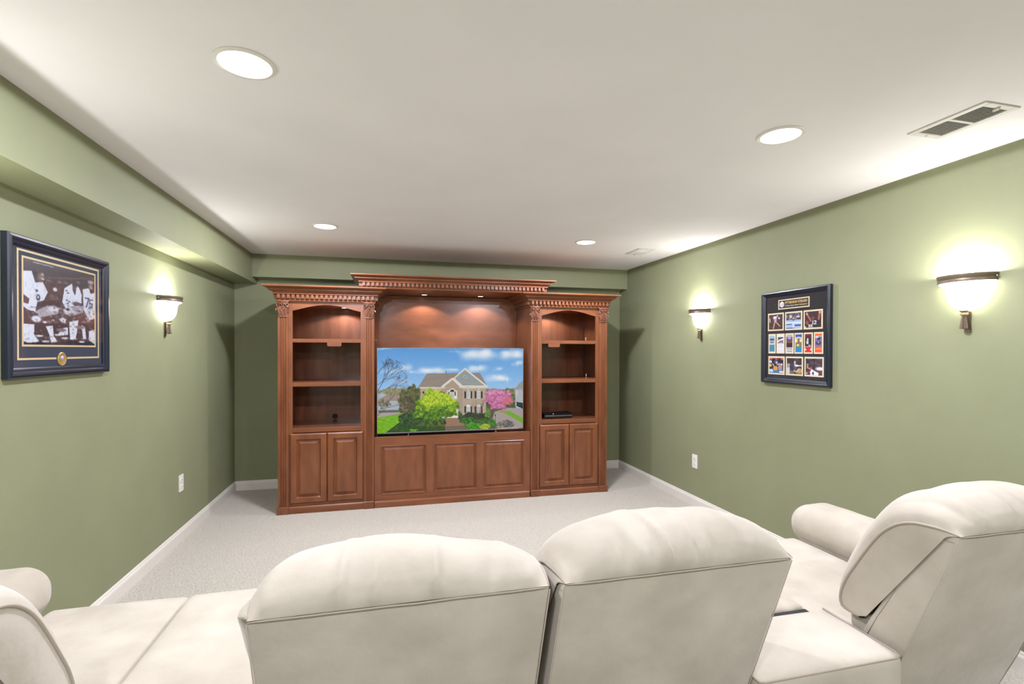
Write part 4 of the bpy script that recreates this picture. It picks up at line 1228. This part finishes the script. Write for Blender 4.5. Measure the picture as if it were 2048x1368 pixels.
def back_frame(parent, x0, x1):
    """rigid outer back, leaning; its rear seam runs along the top edge"""
    bm = NB()
    pts = [(1.030, 0.955), (1.105, 0.950), (1.292, 0.600), (1.330, 0.520), (1.500, 0.440), (1.500, 0.060), (1.362, 0.060), (1.225, 0.426)]
    prism(bm, pts, 0, x0+0.006, x1-0.006)
    bmesh.ops.recalc_face_normals(bm, faces=bm.faces)
    bmesh.ops.bevel(bm, geom=list(bm.edges), offset=0.006, segments=2, affect='EDGES', profile=0.6)
    o = obj('back_frame', bm, m_suede, parent, smooth=True, sharp=50)
    # seam cords
    bm = NB(); n = 40
    pts = [(x0+0.008+(x1-x0-0.016)*i/n, 1.0285, 0.9548+0.0012*mnoise.noise(Vector((i*0.21, x0, 3)))) for i in range(n+1)]
    tube(bm, pts, [0.0020*min(1, 0.3+i/3, 0.3+(n-i)/3) for i in range(n+1)], 8); obj('rear_seam', bm, m_pipe, o, smooth=True)
    for x, s in ((x0+0.0055, -1), (x1-0.0055, 1)):
        bm = NB()
        tube(bm, [(x, 1.033, 0.948), (x, 1.226, 0.422), (x, 1.30, 0.235), (x, 1.362, 0.07)], 0.0016, 6)
        tube(bm, [(x, 1.104, 0.930), (x, 1.270, 0.610), (x, 1.31, 0.52)], 0.0012, 5)
        tube(bm, [(x, 1.104, 0.934), (x, 1.045, 0.936)], 0.0012, 5)
        obj('side_seam', bm, m_pipe, o, smooth=True)
    return o


def pillow(bm, x0, x1, y0, y1, z0, z1, r=0.04, crown=0.02, n=20, seed=0, wr=0.003):
    """soft box: rounded edges, crowned top"""
    faces = []
    cx, cy_, cz_ = (x0+x1)/2, (y0+y1)/2, (z0+z1)/2; hx, hy, hz = (x1-x0)/2, (y1-y0)/2, (z1-z0)/2
    r = min(r, hx*0.95, hy*0.95, hz*0.95)
    t = NB(); bmesh.ops.create_cube(t, size=2); bmesh.ops.subdivide_edges(t, edges=list(t.edges), cuts=n, use_grid_fill=True)
    for v in t.verts:
        u = v.co.copy()
        # concentrate samples near the edges
        g = Vector([math.copysign(1-(1-abs(c))**1.35, c) if abs(c) < 1 else c for c in u])
        p = Vector((g.x*hx, g.y*hy, g.z*hz))
        inner = Vector((max(-hx+r, min(hx-r, p.x)), max(-hy+r, min(hy-r, p.y)), max(-hz+r, min(hz-r, p.z))))
        d = p-inner
        if d.length > 1e-9: p = inner+d.normalized()*r
        cw = (1-(p.x/hx)**4)*(1-(p.y/hy)**4)
        if p.z > 0: p.z += crown*cw+wr*mnoise.noise(Vector((p.x*9+seed, p.y*9, seed)))*cw
        v.co = p+Vector((cx, cy_, cz_))
    merge(bm, t); return bm


def feet(parent, x0, x1, y0, y1):
    for x in (x0+0.05, x1-0.05):
        for y in (y0+0.05, y1-0.05):
            bm = NB(); lathe(bm, [(0.001, 0), (0.018, 0), (0.022, 0.062), (0.001, 0.062)], 14, (x, y, 0)); obj('leg', bm, m_foot, parent, smooth=True, sharp=40)


def module(label, x0, x1, seed, backed=True, dz=0.0, slump=0.0, lobe=0.006, arm=0, name=None, off=(0, 0, 0), rot=0.0, pivot=None, seat=None, yf=2.18):
    nm = name or ('recliner' if backed else 'backless_sofa_section')
    px, py = pivot or ((x0+x1)/2, 1.3)
    t = thing(nm, label, 'sofa seat', (px+off[0], py+off[1], off[2])); t.rotation_euler = (0, 0, rot)
    s0, s1 = seat or (x0, x1)
    holder = []
    if backed:
        holder.append(back_frame(t, x0, x1)); holder.append(back_cushion(t, x0, x1, seed, dz, slump, lobe))
        bm = NB(); pillow(bm, s0+0.001, s1-0.001, 1.34, yf, 0.34, 0.495, 0.028, 0.010, seed=seed); holder.append(obj('seat_cushion', bm, m_suede, t, smooth=True))
        bm = NB(); box(bm, (s0+0.01, 1.36, 0.06), (s1-0.01, yf-0.05, 0.345), 0.02, 3); holder.append(obj('base', bm, m_suede, t, smooth=True, sharp=50))
        bm = NB(); pillow(bm, s0+0.03, s1-0.03, 1.28, 1.40, 0.50, 0.60, 0.035, 0.0, n=8); holder.append(obj('lumbar_cover', bm, m_suede, t, smooth=True))
    else:
        bm = NB(); pillow(bm, s0+0.001, s1-0.001, 1.532, yf, 0.375, 0.520, 0.022, 0.010, seed=seed); holder.append(obj('seat_cushion', bm, m_suede, t, smooth=True))
        # padded box behind the cushion where a backrest could stand
        bm = NB(); pillow(bm, s0+0.004, s1-0.004, 1.165, 1.455, 0.06, 0.552, 0.022, 0.012, seed=seed+3)
        bxo = obj('rear_box', bm, m_suede, t, smooth=True); holder.append(bxo)
        bm = NB()
        a0, a1, b0, b1, z = s0+0.009, s1-0.009, 1.171, 1.45, 0.5515
        tube(bm, [(a1, b1, z), (a1, b0+0.02, z-0.002), (a1-0.004, b0+0.004, z-0.006), (a1-0.02, b0, z-0.006), (a0+0.02, b0, z-0.006), (a0+0.004, b0+0.004, z-0.006), (a0, b0+0.02, z-0.002), (a0, b1, z)], 0.0042, 8); obj('piping', bm, m_pipe, bxo, smooth=True)
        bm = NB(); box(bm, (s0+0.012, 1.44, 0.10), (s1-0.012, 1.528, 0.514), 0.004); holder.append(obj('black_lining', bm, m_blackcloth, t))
        bm = NB(); box(bm, (s0+0.01, 1.49, 0.06), (s1-0.01, yf-0.05, 0.37), 0.02, 3); holder.append(obj('base', bm, m_suede, t, smooth=True, sharp=50))
    if arm:
        a0, a1 = (x1-0.010, x1+0.26) if arm > 0 else (x0-0.26, x0+0.010)
        bm = NB(); box(bm, (a0+0.02, 1.52, 0.06), (a1-0.02, yf-0.01, 0.52), 0.02, 3); ar = obj('arm', bm, m_suede, t, smooth=True, sharp=50)
        bm = NB(); pillow(bm, a0, a1, 1.50, yf+0.065, 0.46, 0.655, 0.095, 0.012, n=24, seed=seed+5, wr=0.006); obj('arm_pad', bm, m_suede, ar, smooth=True)
        holder.append(ar)
    feet(t, s0, s1, 1.42, yf-0.04)
    for ch in t.children:
        ch.location = Vector(ch.location)-Vector((px, py, 0))
    return t


XC0, XC1 = -0.265, 0.349
module('cream suede reclining seat at the left end by the green wall, mostly cut off', -1.235, -0.752, 11, arm=-1, dz=-0.035, off=(0, 0.055, 0), pivot=(-0.752, 1.03), rot=0.0, name='end_recliner')
module('backless cream suede seat left of the two centre backrests', -0.745, -0.275, 21, backed=False)
module('cream suede reclining seat with backrest, left one of the centre pair', XC0, XC1, 31, slump=0.38, lobe=0.045)
module('cream suede reclining seat with backrest, right one of the centre pair', 0.370, 0.982, 44)
module('backless cream suede seat with a piped rear box, beside the right end recliner', 0.992, 1.514, 52, backed=False)
module('cream suede reclining seat with armrest at the right end by the green wall', 1.522, 2.075, 63, arm=1, pivot=(1.522, 1.03), rot=R(0.0), name='end_recliner')
